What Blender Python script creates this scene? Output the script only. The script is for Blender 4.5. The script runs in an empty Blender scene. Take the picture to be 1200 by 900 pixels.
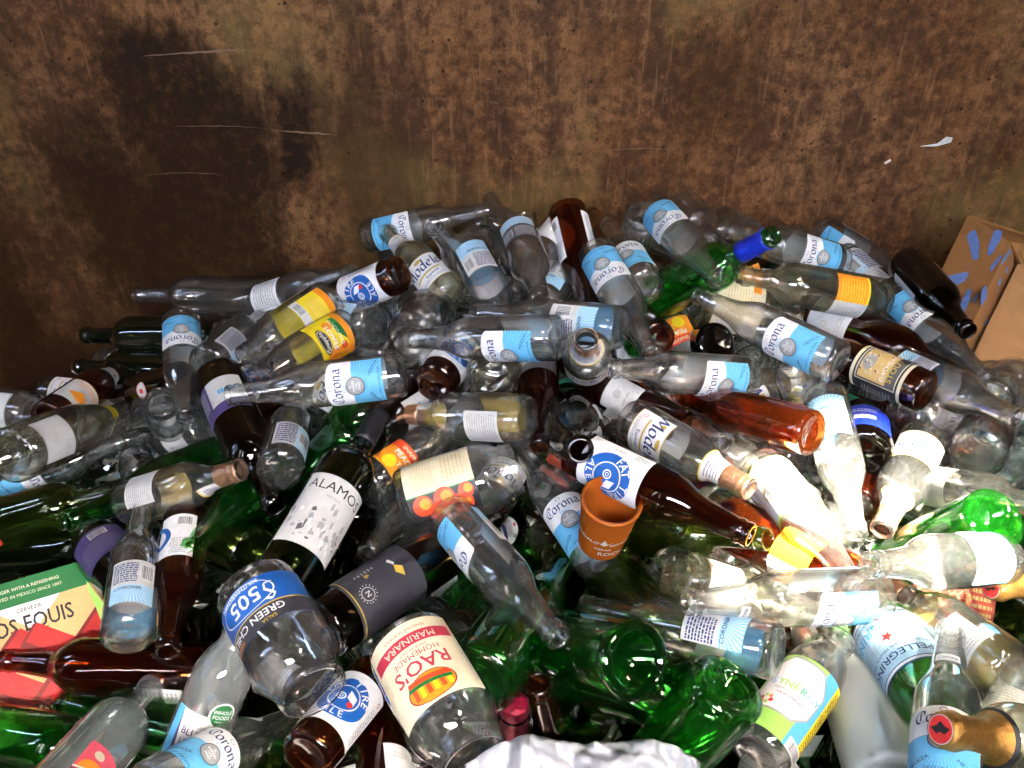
import bpy, math, random
import numpy as np
from mathutils import Vector, Matrix, Quaternion
R = math.radians
random.seed(7)
SC = bpy.context.scene
COL = SC.collection
# ------------------------------------------------------------------ camera
F, CX, CY = 1050.0, 600.0, 450.0           # focal length and centre of the 1200x900 frame
PITCH = R(35)
CAM = Vector((0, 0, 1.50))
FWD = Vector((0, math.cos(PITCH), -math.sin(PITCH)))
UP = Vector((0, math.sin(PITCH), math.cos(PITCH)))
RT = Vector((1, 0, 0))
WALL_Y = 1.64
def at(x, y, d):
    d = float(d)
    """point at depth d that is seen at photo position x, y"""
    return CAM + d * (FWD + RT * ((x - CX) / F) + UP * ((CY - y) / F))
def heap_depth(x, y):
    h = 900 - y
    i = .926 - .00041 * h
    if x < 600: i -= (600 - x) * (.00008 + .00000034 * h)
    else: i += (x - 600) * (.00012 - .0000005 * h)
    return 1 / max(i, .5)
cam_data = bpy.data.cameras.new('camera')
cam = bpy.data.objects.new('camera', cam_data); COL.objects.link(cam)
cam.location = CAM; cam.rotation_euler = (math.pi / 2 - PITCH, 0, 0)
cam_data.sensor_width = 36; cam_data.lens = F * 36 / 1200
cam_data.clip_start = .02; cam_data.clip_end = 2000
SC.camera = cam
# ------------------------------------------------------------------ materials
MATS = {}
def new_mat(name):
    m = bpy.data.materials.new(name); m.use_nodes = True
    MATS[name] = m
    nt = m.node_tree
    for n in list(nt.nodes): nt.nodes.remove(n)
    out = nt.nodes.new('ShaderNodeOutputMaterial')
    return m, nt, out
def N(nt, kind, **kw):
    n = nt.nodes.new(kind)
    for k, v in kw.items():
        if k.startswith('i_'):
            key = k[2:].replace('_', ' ')
            n.inputs[key].default_value = v
        else: setattr(n, k, v)
    return n
def noise(nt, scale, detail=4, rough=.6, coord=None, sc=None):
    n = N(nt, 'ShaderNodeTexNoise'); n.inputs['Scale'].default_value = scale
    n.inputs['Detail'].default_value = detail; n.inputs['Roughness'].default_value = rough
    if coord is not None:
        if sc:
            mp = N(nt, 'ShaderNodeMapping'); mp.inputs['Scale'].default_value = sc
            nt.links.new(coord, mp.inputs['Vector']); nt.links.new(mp.outputs[0], n.inputs['Vector'])
        else: nt.links.new(coord, n.inputs['Vector'])
    return n
def ramp(nt, src, stops):
    r = N(nt, 'ShaderNodeValToRGB'); nt.links.new(src, r.inputs[0])
    e = r.color_ramp.elements
    while len(e) < len(stops): e.new(.5)
    for k, (p, c) in enumerate(stops):
        e[k].position = p
        e[k].color = (c, c, c, 1) if isinstance(c, (int, float)) else (*c, 1)
    return r
def mixc(nt, fac, a, b, mode='MIX'):
    m = N(nt, 'ShaderNodeMix', data_type='RGBA', blend_type=mode)
    def put(s, v):
        if isinstance(v, (int, float)): s.default_value = v
        elif isinstance(v, tuple): s.default_value = (*v, 1)
        else: nt.links.new(v, s)
    put(m.inputs[0], fac); put(m.inputs[6], a); put(m.inputs[7], b)
    return m.outputs[2]
def glass(name, tint, edge, refr=.35, rough=.02, dirt=.03, gl=1.0, frost=None, haze=0.0, ior=1.15, hc=(.72, .73, .70)):
    """bottle glass: a thin tinted wall, darker where it is looked at edge-on, with some dust and a haze colour imitating scattered light"""
    m, nt, out = new_mat(name)
    L = nt.links.new
    tc = N(nt, 'ShaderNodeTexCoord')
    lw = N(nt, 'ShaderNodeLayerWeight'); lw.inputs['Blend'].default_value = .42
    pw = N(nt, 'ShaderNodeMath', operation='POWER'); L(lw.outputs['Facing'], pw.inputs[0]); pw.inputs[1].default_value = 2.2
    col = mixc(nt, pw.outputs[0], tint, edge)
    n1 = noise(nt, 20, 2, .5, tc.outputs['Object'])
    bmp = N(nt, 'ShaderNodeBump'); bmp.inputs['Strength'].default_value = .10; bmp.inputs['Distance'].default_value = .004
    L(n1.outputs[0], bmp.inputs['Height'])
    tr = N(nt, 'ShaderNodeBsdfTransparent'); L(col, tr.inputs[0])
    rf = N(nt, 'ShaderNodeBsdfRefraction'); L(col, rf.inputs['Color']); rf.inputs['Roughness'].default_value = rough; rf.inputs['IOR'].default_value = ior
    L(bmp.outputs[0], rf.inputs['Normal'])
    # a thin wall bends light only where it is looked at obliquely
    p2 = N(nt, 'ShaderNodeMath', operation='POWER'); L(lw.outputs['Facing'], p2.inputs[0]); p2.inputs[1].default_value = 1.3
    p3 = N(nt, 'ShaderNodeMath', operation='MULTIPLY'); L(p2.outputs[0], p3.inputs[0]); p3.inputs[1].default_value = refr
    mx = N(nt, 'ShaderNodeMixShader'); L(p3.outputs[0], mx.inputs[0])
    L(tr.outputs[0], mx.inputs[1]); L(rf.outputs[0], mx.inputs[2])
    go = N(nt, 'ShaderNodeBsdfGlossy'); go.inputs['Roughness'].default_value = rough * .4
    go.inputs['Color'].default_value = (gl, gl, gl, 1); L(bmp.outputs[0], go.inputs['Normal'])
    l5 = N(nt, 'ShaderNodeLayerWeight'); l5.inputs['Blend'].default_value = .5; L(bmp.outputs[0], l5.inputs['Normal'])
    q5 = N(nt, 'ShaderNodeMath', operation='POWER'); L(l5.outputs['Facing'], q5.inputs[0]); q5.inputs[1].default_value = 4.2
    fr = N(nt, 'ShaderNodeMath', operation='MULTIPLY_ADD'); L(q5.outputs[0], fr.inputs[0]); fr.inputs[1].default_value = .80; fr.inputs[2].default_value = .09
    m2 = N(nt, 'ShaderNodeMixShader'); L(fr.outputs[0], m2.inputs[0]); L(mx.outputs[0], m2.inputs[1]); L(go.outputs[0], m2.inputs[2])
    df = N(nt, 'ShaderNodeBsdfDiffuse'); df.inputs[0].default_value = (*hc, 1)
    n2 = noise(nt, 230, 5, .8, tc.outputs['Object'])
    rp = ramp(nt, n2.outputs[0], [(.45, haze), (.62, haze + dirt), (.74, haze + dirt * 4)])  # haze: diffuse share standing in for scattered light; dirt: dust specks
    if frost:
        rp = ramp(nt, n2.outputs[0], [(.3, frost * .85), (.7, frost)])
        df.inputs[0].default_value = (.62, .66, .64, 1)
    m3 = N(nt, 'ShaderNodeMixShader'); L(rp.outputs[0], m3.inputs[0]); L(m2.outputs[0], m3.inputs[1]); L(df.outputs[0], m3.inputs[2])
    L(m3.outputs[0], out.inputs[0])
    return m
def paper(name, c, rough=.45, spec=.35, grain=.12, metal=0):
    m, nt, out = new_mat(name)
    b = N(nt, 'ShaderNodeBsdfPrincipled'); nt.links.new(b.outputs[0], out.inputs[0])
    tc = N(nt, 'ShaderNodeTexCoord')
    n = noise(nt, 90, 5, .7, tc.outputs['Object'])
    r = ramp(nt, n.outputs[0], [(.3, tuple(x * (1 - grain) for x in c)), (.7, c)])
    ws = noise(nt, 13, 5, .7, tc.outputs['Object'])
    cc = mixc(nt, ramp(nt, ws.outputs[0], [(.50, 0.0), (.66, .6)]).outputs[0], r.outputs[0], tuple(x * .62 * t for x, t in zip(c, (1, .95, .85))))
    nt.links.new(cc, b.inputs['Base Color'])
    b.inputs['Roughness'].default_value = rough; b.inputs['Specular IOR Level'].default_value = spec
    b.inputs['Metallic'].default_value = metal
    bmp = N(nt, 'ShaderNodeBump'); bmp.inputs['Strength'].default_value = .55 if metal else .38; bmp.inputs['Distance'].default_value = .003
    n3 = noise(nt, 150 if metal else 38, 4, .6, tc.outputs['Object']); nt.links.new(n3.outputs[0], bmp.inputs['Height'])
    nt.links.new(bmp.outputs[0], b.inputs['Normal'])
    return m
glass('rust_glass', (.76, .36, .17), (.40, .12, .04), .8, haze=.02, dirt=.01, hc=(.30, .07, .01))
# colours are per wall surface; one bottle is four surfaces deep
glass('clear_glass', (.995, .995, .99), (.58, .60, .58), .9, haze=.008, dirt=.016)
glass('pale_glass', (.985, .985, .93), (.80, .80, .66), .9, haze=.007, dirt=.016, hc=(.70, .68, .50))
glass('teal_glass', (.95, .985, .97), (.74, .85, .80), .9, haze=.03, hc=(.55, .70, .64))
glass('green_glass', (.36, .78, .34), (.10, .42, .10), .8, haze=.015, dirt=.008, hc=(.01, .24, .02))
glass('bright_green_glass', (.50, .93, .45), (.18, .66, .18), .8, haze=.015, dirt=.008, hc=(.03, .40, .04))
glass('olive_glass', (.58, .66, .30), (.25, .32, .10), .8, haze=.015, dirt=.01, hc=(.10, .17, .02))
glass('dark_glass', (.34, .40, .22), (.10, .14, .05), .6, haze=.015, dirt=.008, hc=(.05, .08, .02))
glass('black_glass', (.16, .11, .07), (.03, .02, .015), .5, haze=.01, dirt=.008, hc=(.05, .03, .02))
glass('brown_glass', (.62, .34, .18), (.24, .08, .03), .7, haze=.018, dirt=.006, hc=(.17, .03, .01))
glass('amber_glass', (.84, .50, .22), (.60, .28, .06), .8, haze=.03, dirt=.01, hc=(.38, .11, .015))
glass('misty_glass', (.90, .92, .91), (.62, .64, .62), .5, .08, .35, frost=.12)
glass('frosted_glass', (.86, .90, .86), (.6, .65, .6), .6, .45, .2, frost=.45)
glass('orange_glass', (.92, .42, .08), (.6, .18, .02), .4, .2, .02, frost=.80)
MATS['orange_glass'].node_tree.nodes['Diffuse BSDF'].inputs[0].default_value = (.42, .105, .012, 1)
paper('white_paper', (.80, .80, .80)); paper('blue_paper', (.10, .43, .74)); paper('navy_ink', (.02, .04, .16))
paper('pale_blue_paper', (.45, .66, .80)); paper('cream_paper', (.75, .68, .48)); paper('black_ink', (.015, .015, .018))
paper('royal_blue_paper', (.012, .11, .42)); paper('red_ink', (.62, .03, .03)); paper('yellow_paper', (.85, .66, .02))
paper('orange_paper', (.86, .29, .02)); paper('green_paper', (.012, .17, .04)); paper('carton_red', (.50, .012, .010)); paper('carton_dark_red', (.22, .008, .008)); paper('lime_paper', (.35, .68, .12))
paper('gold_ink', (.55, .38, .06), .4); paper('grey_paper', (.33, .33, .33)); paper('dim_grey_paper', (.10, .10, .11))
paper('charcoal_paper', (.035, .035, .045)); paper('purple_paper', (.07, .05, .16)); paper('tan_paper', (.62, .43, .17))
paper('crimson_paper', (.50, .03, .06)); paper('tomato_ink', (.70, .07, .02)); paper('pink_paper', (.80, .10, .16))
paper('off_white_paper', (.58, .58, .56)); paper('cobalt_paper', (.01, .03, .40)); paper('mint_paper', (.05, .45, .25))
paper('brick_paper', (.42, .06, .04)); paper('dark_red_ink', (.30, .02, .02)); paper('sky_ink', (.20, .55, .80))
paper('copper_foil', (.80, .42, .25), .30, metal=.85, grain=.45); paper('gold_foil', (.46, .24, .06), .42, metal=.8, grain=.4)
paper('pink_foil', (.30, .008, .04), .3, metal=.35, grain=.3); paper('blue_foil', (.01, .03, .45), .35); paper('silver_metal', (.6, .6, .6), .35, metal=.9)
paper('teal_lid', (.05, .35, .22), .5)
# ------------------------------------------------------------------ flat artwork, bent round a bottle afterwards
def clip_half(poly, a, b, c):
    """keep the part of a convex polygon where a*x + b*y <= c"""
    out = []
    for i in range(len(poly)):
        p, q = poly[i], poly[(i + 1) % len(poly)]
        dp, dq = a * p[0] + b * p[1] - c, a * q[0] + b * q[1] - c
        if dp <= 0: out.append(p)
        if (dp < 0 < dq) or (dq < 0 < dp):
            t = dp / (dp - dq); out.append((p[0] + t * (q[0] - p[0]), p[1] + t * (q[1] - p[1])))
    return out
def clip_box(poly, box):
    x0, y0, x1, y1 = box
    for a, b, c in ((1, 0, x1), (-1, 0, -x0), (0, 1, y1), (0, -1, -y0)):
        poly = clip_half(poly, a, b, c)
        if len(poly) < 3: return []
    return poly
TEXTS = {}
def text_tris(s):
    if s not in TEXTS:
        cu = bpy.data.curves.new('lettering', 'FONT'); cu.body = s; cu.size = 1; cu.align_x = 'CENTER'; cu.align_y = 'CENTER'; cu.resolution_u = 2
        cu.offset = 0 if 'M' in s else .012
        ob = bpy.data.objects.new('lettering', cu)
        me = ob.to_mesh()
        vs = [(v.co.x, v.co.y) for v in me.vertices]
        me.calc_loop_triangles()
        tris = [[vs[i] for i in t.vertices] for t in me.loop_triangles]
        xs = [v[0] for v in vs] or [0]
        TEXTS[s] = (tris, max(xs) - min(xs))
        ob.to_mesh_clear(); bpy.data.objects.remove(ob); bpy.data.curves.remove(cu)
    return TEXTS[s]
# broad-nib lettering, strokes in units of the x-height
NIB = {
 'C': (1.25, [[(1.15, 1.45), (.75, 1.6), (.3, 1.3), (.12, .8), (.25, .25), (.65, 0), (1.1, .2)], [(.72, 1.35), (.68, .3)], [(1.15, 1.5), (1.12, 1.05)]]),
 'o': (.95, [[(.45, 1), (.1, .8), (.1, .2), (.42, 0), (.75, .2), (.75, .8), (.45, 1)]]),
 'r': (.75, [[(.1, .95), (.2, .9), (.2, 0)], [(.2, .75), (.45, .98), (.68, .88)]]),
 'n': (.95, [[(.1, .95), (.18, .9), (.18, 0)], [(.18, .75), (.5, 1), (.72, .8), (.72, 0), (.85, .05)]]),
 'a': (.95, [[(.15, .85), (.45, 1), (.7, .82), (.7, .1), (.85, 0)], [(.7, .55), (.3, .5), (.1, .25), (.35, 0), (.7, .2)]]),
 'M': (1.6, [[(.05, 0), (.3, 1.5), (.7, .35)], [(.7, .35), (1.2, 1.5), (1.35, .0), (1.5, .05)]]),
 'd': (.95, [[(.72, 1.6), (.7, .1), (.85, 0)], [(.7, .8), (.35, 1), (.1, .6), (.15, .15), (.4, 0), (.7, .25)]]),
 'e': (.85, [[(.12, .5), (.65, .62), (.6, .92), (.4, 1), (.12, .7), (.12, .25), (.4, 0), (.7, .15)]]),
 'l': (.45, [[(.2, 1.6), (.2, .1), (.35, 0)]]),
 'L': (1.1, [[(.5, 1.5), (.3, .8), (.15, .1), (.5, .12), (.95, .05)]]),
 'g': (.9, [[(.65, .9), (.35, 1), (.1, .6), (.3, .1), (.65, .3)], [(.7, 1), (.6, -.3), (.3, -.6), (.05, -.4)]]),
 's': (.7, [[(.55, .9), (.3, 1), (.15, .75), (.5, .4), (.4, .05), (.08, .08)]]),
 'u': (.95, [[(.15, 1), (.15, .2), (.4, 0), (.7, .25)], [(.7, 1), (.7, .1), (.85, 0)]]),
 'i': (.4, [[(.18, 1), (.18, .1), (.3, 0)], [(.2, 1.35), (.24, 1.3)]]),
 'm': (1.4, [[(.15, 1), (.15, 0)], [(.15, .75), (.45, 1), (.62, .8), (.62, 0)], [(.62, .75), (.95, 1), (1.15, .8), (1.15, .1), (1.3, 0)]]),
 'k': (.9, [[(.15, 1.6), (.15, 0)], [(.65, .95), (.2, .45), (.75, 0)]]),
 'p': (.9, [[(.2, 1), (.1, -.6)], [(.2, .75), (.5, 1), (.75, .7), (.6, .15), (.2, .1)]]),
 'S': (1.0, [[(.85, 1.35), (.5, 1.55), (.2, 1.2), (.7, .6), (.6, .1), (.1, .1)]]),
 "'": (.3, [[(.15, 1.6), (.1, 1.3)]]), ' ': (.6, []),
}
class Art:
    def __init__(s): s.p = []; s.z = 0
    def add(s, poly, m, dz=.6):
        if len(poly) >= 3: s.p.append((poly, m, s.z))
    def layer(s): s.z += 1; return s
    def poly(s, pts, m): s.layer(); s.add(pts, m); return s
    def rect(s, x0, y0, x1, y1, m): return s.poly([(x0, y0), (x1, y0), (x1, y1), (x0, y1)], m)
    def disc(s, cx, cy, r, m, sx=1, n=28):
        return s.poly([(cx + sx * r * math.cos(2 * math.pi * i / n), cy + r * math.sin(2 * math.pi * i / n)) for i in range(n)], m)
    def ring(s, cx, cy, r0, r1, m, sx=1, n=32):
        s.layer()
        for i in range(n):
            a, b = 2 * math.pi * i / n, 2 * math.pi * (i + 1) / n
            s.add([(cx + sx * r * math.cos(t), cy + r * math.sin(t)) for r, t in ((r0, a), (r1, a), (r1, b), (r0, b))], m)
        return s
    def text(s, t, cx, cy, size, m, rot=0, width=None, sy=1):
        tr, w = text_tris(t); s.layer()
        k = width / w if width else size
        ky = size if width else size * sy
        c, q = math.cos(R(rot)), math.sin(R(rot))
        for tri in tr:
            s.add([(cx + x * k * c - y * ky * q, cy + x * k * q + y * ky * c) for x, y in tri], m)
        return s
    def arc_text(s, t, cx, cy, r, mid, step, size, m, inward=False):
        s.layer()
        for i, ch in enumerate(t):
            if ch == ' ': continue
            a = mid + (i - (len(t) - 1) / 2) * step * (1 if inward else -1)
            rot = R(a - 90 if not inward else a + 90)
            px, py = cx + r * math.cos(R(a)), cy + r * math.sin(R(a))
            tr, w = text_tris(ch)
            for tri in tr:
                s.add([(px + (x * math.cos(rot) - y * math.sin(rot)) * size, py + (x * math.sin(rot) + y * math.cos(rot)) * size) for x, y in tri], m)
        return s
    def nib(s, t, cx, cy, h, m, pen=.20, rot=0, slant=0):
        wtot = sum(NIB[c][0] for c in t); x0 = -wtot / 2
        a = R(38); nx, ny = math.cos(a) * pen / 2, math.sin(a) * pen / 2
        c_, s_ = math.cos(R(rot)), math.sin(R(rot))
        for c in t:
            w, strokes = NIB[c]
            for st in strokes:
                for (p, q) in zip(st, st[1:]):
                    s.z += .03
                    quad = [(p[0] + nx, p[1] + ny), (p[0] - nx, p[1] - ny), (q[0] - nx, q[1] - ny), (q[0] + nx, q[1] + ny)]
                    dx, dy = q[0] - p[0], q[1] - p[1]
                    if abs(dx * ny - dy * nx) < .03 * math.hypot(dx, dy) :
                        k = .03; quad = [(p[0] - k, p[1] + k), (p[0] + k, p[1] - k), (q[0] + k, q[1] - k), (q[0] - k, q[1] + k)]
                    o = []
                    for x, y in quad:
                        y -= .5; x = x + x0 + slant * y
                        o.append((cx + h * (x * c_ - y * s_), cy + h * (x * s_ + y * c_)))
                    s.add(o, m)
            x0 += w
        s.layer(); return s
    def lines(s, x0, y0, x1, y1, n, m, seed=1, k=.45):
        rd = random.Random(seed); s.layer()
        h = (y1 - y0) / n
        for i in range(n):
            x = x0; y = y1 - (i + 1) * h + h * .25
            while x < x1 - .001:
                w = min(rd.uniform(.0012, .005), x1 - x)
                s.add([(x, y), (x + w, y), (x + w, y + h * k), (x, y + h * k)], m); x += w + rd.uniform(.0006, .0014)
        return s
    def barcode(s, x0, y0, x1, y1, m='black_ink', seed=3):
        rd = random.Random(seed); s.rect(x0 - .001, y0 - .001, x1 + .001, y1 + .001, 'white_paper'); s.layer(); x = x0
        while x < x1 - .0005:
            w = rd.choice((.0003, .0006, .0009)); s.add([(x, y0), (min(x + w, x1), y0), (min(x + w, x1), y1), (x, y1)], m); x += w + rd.choice((.0004, .0008))
        return s
    def rays(s, cx, cy, r0, r1, n, m, box, frac=.35):
        s.layer()
        for i in range(n):
            a = 2 * math.pi * i / n; b = a + 2 * math.pi / n * frac
            s.add(clip_box([(cx + r0 * math.cos(a), cy + r0 * math.sin(a)), (cx + r1 * math.cos(a), cy + r1 * math.sin(a)), (cx + r1 * math.cos(b), cy + r1 * math.sin(b)), (cx + r0 * math.cos(b), cy + r0 * math.sin(b))], box), m)
        return s
def mesh_from(name, verts, faces, mats, fm=None, smooth=False):
    me = bpy.data.meshes.new(name)
    me.from_pydata(verts, [], faces)
    for m in mats: me.materials.append(MATS[m])
    if fm: me.polygons.foreach_set('material_index', fm)
    if smooth: me.polygons.foreach_set('use_smooth', [True] * len(faces))
    me.update(); return me
SEG = 44
def wrap_art(art, rad, z0, name, mid=0.0, off=.0004, flat=False):
    """bend flat artwork (metres, y along the bottle axis) round radius rad(z); facets line up with the glass"""
    V, Fc, fm, mats = [], [], [], []
    r0 = .03 if flat else rad(z0 + .001)
    st = r0 * 2 * math.pi / SEG
    ya = [q[1] for pl_ in art.p for q in pl_[0]]
    rr_ = [0, 0] if flat else [rad(z0 + min(ya) + (max(ya) - min(ya)) * k / 12) for k in range(13)]
    curved = max(rr_) - min(rr_) > .0002
    for poly, m, z in art.p:
        if m not in mats: mats.append(m)
        xs = [p[0] for p in poly]
        if flat:
            pieces = [poly]
        else:
            pieces = []
            for k in range(math.floor(min(xs) / st + 1e-6), math.ceil(max(xs) / st - 1e-6)):
                q = clip_half(clip_half(poly, 1, 0, (k + 1) * st), -1, 0, -k * st)
                if len(q) >= 3: pieces.append(q)
            if curved:
                g = .003; cut = []
                for q in pieces:
                    yy = [w_[1] for w_ in q]
                    for k in range(math.floor(min(yy) / g + 1e-6), math.ceil(max(yy) / g - 1e-6)):
                        c_ = clip_half(clip_half(q, 0, 1, (k + 1) * g), 0, -1, -k * g)
                        if len(c_) >= 3: cut.append(c_)
                pieces = cut
        for q in pieces:
            i0 = len(V)
            for x, y in q:
                if flat: V.append((x, y, z * .00008))
                else:
                    zz = z0 + y; rr = rad(zz) + off + z * .00007
                    k = math.floor(x / st + 1e-9); t = x / st - k
                    a0, a1 = k * 2 * math.pi / SEG, (k + 1) * 2 * math.pi / SEG
                    V.append((rr * ((1 - t) * math.cos(a0) + t * math.cos(a1)), rr * ((1 - t) * math.sin(a0) + t * math.sin(a1)), zz))
            Fc.append(tuple(range(i0, i0 + len(q)))); fm.append(mats.index(m))
    return mesh_from(name, V, Fc, mats, fm)
def lathe(name, prof, mat, seg=SEG, smooth=True, squash=None):
    """prof: list of (r, z); squash: optional rounded-square exponent"""
    V, Fc = [], []
    for r, z in prof:
        for i in range(seg):
            a = 2 * math.pi * i / seg
            V.append((r * math.cos(a), r * math.sin(a), z))
    n = len(prof)
    for j in range(n - 1):
        for i in range(seg):
            k = (i + 1) % seg
            Fc.append((j * seg + i, j * seg + k, (j + 1) * seg + k, (j + 1) * seg + i))
    me = mesh_from(name, V, Fc, [mat], None, smooth)
    return me
# ------------------------------------------------------------------ bottle and jar shapes: outer wall as (radius, height) in mm
def smooth_prof(p, n=3):
    """rounded polyline: Chaikin corner cutting that keeps the ends"""
    for _ in range(n - 1):
        o = [p[0]]
        for a, b in zip(p, p[1:]):
            o.append((a[0] * .75 + b[0] * .25, a[1] * .75 + b[1] * .25)); o.append((a[0] * .25 + b[0] * .75, a[1] * .25 + b[1] * .75))
        o.append(p[-1]); p = o
    return p
LIP = lambda r, z: [(r, z - 17), (r + 1.6, z - 16), (r + 1.6, z - 11.5), (r + .2, z - 10.5), (r + .2, z - 7), (r + 1.0, z - 6), (r + 1.0, z - 2), (r, z)]
def THREAD(r, z, n=3, p=3.6):
    o = [(r + 2.2, z - n * p - 5), (r + 2.2, z - n * p - 3)]
    for k in range(n): o += [(r, z - (n - k) * p - .6), (r + 1.6, z - (n - k) * p + .8), (r + 1.6, z - (n - k) * p + 1.8)]
    return o + [(r, z - 1.8), (r, z)]
SH = {  # outer profile, wall thickness
 'longneck': ([(24, 0), (29, 1.5), (30.5, 6), (30.5, 128), (29, 140), (23, 156), (18, 168), (15.5, 190), (13.2, 215)], LIP(13, 236), 2.6),
 'stubby':   ([(26, 0), (31, 1.5), (33, 7), (33, 105), (32, 118), (26, 134), (18, 146), (15, 160), (13.4, 185)], LIP(13, 206), 2.8),
 'bomber':   ([(30, 0), (36, 2), (38, 8), (38, 168), (36, 182), (28, 200), (19, 214), (16, 240), (13.6, 266)], LIP(13.4, 288), 3),
 'bordeaux': ([(30, 0), (35, 1.5), (37, 6), (37.4, 188), (36, 200), (28, 214), (18, 222), (15, 234), (14, 280)], [(13.8, 284), (15.6, 285), (15.6, 295), (14.2, 296), (14, 302)], 3),
 'burgundy': ([(32, 0), (38, 2), (41, 8), (41, 130), (39, 155), (32, 185), (23, 210), (16.5, 235), (14.5, 270)], [(14.2, 278), (16, 279), (16, 288), (14.6, 289), (14.2, 296)], 3.2),
 'mineral':  ([(30, 0), (36, 2), (38.5, 8), (38.5, 105), (37, 130), (31, 165), (22, 205), (17, 235), (14.5, 258)], [(14, 262), (16, 263), (16, 268), (14, 270), (14, 280)], 3),
 'spirit':   ([(28, 0), (33, 1.5), (35, 6), (35, 150), (33.5, 165), (26, 180), (16, 190), (14, 205), (13.6, 225)], [(13.6, 228), (16, 229), (16, 240), (13.8, 241), (13.6, 247)], 3),
 'juice':    ([(26, 0), (33, 1.5), (35.5, 8), (35.5, 88), (34, 105), (29, 130), (22, 150), (18.5, 160)], THREAD(18, 182), 2.6),
 'kombucha': ([(26, 0), (32, 1.5), (34, 6), (34, 118), (33, 132), (27, 150), (19, 163), (18, 170)], THREAD(17.5, 190), 2.6),
 'jar':      ([(36, 0), (43, 2), (46, 9), (46, 100), (45, 116), (38, 130), (33, 136)], THREAD(33, 156), 2.6),
 'salsa_jar':([(30, 0), (37, 2), (39.5, 8), (39.5, 62), (38, 76), (33, 86), (30, 90)], THREAD(30, 108), 2.6),
 'small_jar':([(22, 0), (27, 1.5), (29, 6), (29, 55), (28, 64), (25, 70), (23, 74)], THREAD(23, 90), 2.4),
 'sauce':    ([(24, 0), (29, 1.5), (31, 6), (31, 96), (29, 112), (22, 140), (16, 160)], THREAD(14.5, 182), 2.4),
 'tumbler':  ([(24, 0), (26, 1.5), (27, 4), (34, 80)], [(34.5, 82), (35.5, 83), (35.5, 85), (34, 85.5)], 2.8),
 'cup':      ([(24, 0), (27, 1), (28, 3), (36, 60)], [(36.5, 62), (39, 63), (39, 65), (36, 66)], 1.6),
}
KD = {}
for k, (body, top, t) in SH.items():
    o = smooth_prof(body, 3) + top
    L = o[-1][1]
    rmax = max(r for r, z in o)
    KD[k] = dict(prof=o, L=L / 1000, r=rmax / 1000, t=t)
def radius(kind, z):
    """outer radius (m) at height z (m)"""
    p = KD[kind]['prof']; z *= 1000
    for (r0, z0), (r1, z1) in zip(p, p[1:]):
        if z0 <= z <= z1: return (r0 + (r1 - r0) * ((z - z0) / (z1 - z0) if z1 > z0 else 0)) / 1000
    return p[-1][0] / 1000 if z > 10 else p[0][0] / 1000
MESH = {}
def body_mesh(kind, mat):
    key = (kind, mat)
    if key not in MESH:
        d = KD[kind]; o = d['prof']; t = d['t']
        punt = 22 if kind in ('burgundy', 'bordeaux') else 5
        rb = o[0][0]
        base = [(.05, punt), (rb * .45, punt * .85), (rb * .75, punt * .3), (rb * .9, .6)]
        inner = []
        for r, z in reversed(o):
            if z > 6 + t:
                inner.append((max(r - t, 3), z))
        kb = [(r, z) for r, z in o if z <= 6 + t]
        # keep only main points inside so the wall thickness looks uneven, as blown glass does
        inner = [p for i, p in enumerate(inner) if i % 2 == 0 or i == 0]
        inner += [(o[4][0] - t * 1.8, 6 + t), (rb * .8, punt * .3 + t + 2), (rb * .45, punt * .9 + t + 2), (.05, punt + t + 2)]
        prof = [(r / 1000, z / 1000) for r, z in base + o + inner]
        MESH[key] = lathe('glass_' + kind, prof, mat)
    return MESH[key]
def sleeve_mesh(kind, z0, z1, mat, name, off=.0005, close=False, n=6, crumple=0):
    key = (kind, z0, z1, mat, close, crumple)
    if key not in MESH:
        zs = [z0 + (z1 - z0) * i / n for i in range(n + 1)]
        prof = [(radius(kind, z) + off, z) for z in zs]
        if close: prof += [(radius(kind, z1) + off * .4, z1 + .0012), (.001, z1 + .0014)]
        else: prof = [(prof[0][0] - off * .8, z0)] + prof + [(prof[-1][0] - off * .8, z1)]
        me = lathe(name, prof, mat)
        if crumple:
            rd = random.Random(5)
            for v in me.vertices:
                k = 1 + rd.uniform(0, crumple); v.co.x *= k; v.co.y *= k; v.co.z += rd.uniform(-.0008, .0008)
        MESH[key] = me
    return MESH[key]
ARTS = {}
def art_mesh(kind, key, fn, z0, name='label'):
    k = (kind, key)
    if k not in MESH:
        a = Art(); fn(a)
        MESH[k] = wrap_art(a, lambda z: radius(kind, z), z0, name)
    return MESH[k]
def obj(name, me, parent=None):
    o = bpy.data.objects.new(name, me); COL.objects.link(o)
    if parent: o.parent = parent
    return o
def tag(o, label, cat, group=None, kind=None):
    o['label'] = label
    if cat: o['category'] = cat
    if group: o['group'] = group
    if kind: o['kind'] = kind
    return o
def empty(name, label, cat, group=None):
    o = bpy.data.objects.new(name, None); COL.objects.link(o); o.empty_display_size = .03
    return tag(o, label, cat, group)
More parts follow.
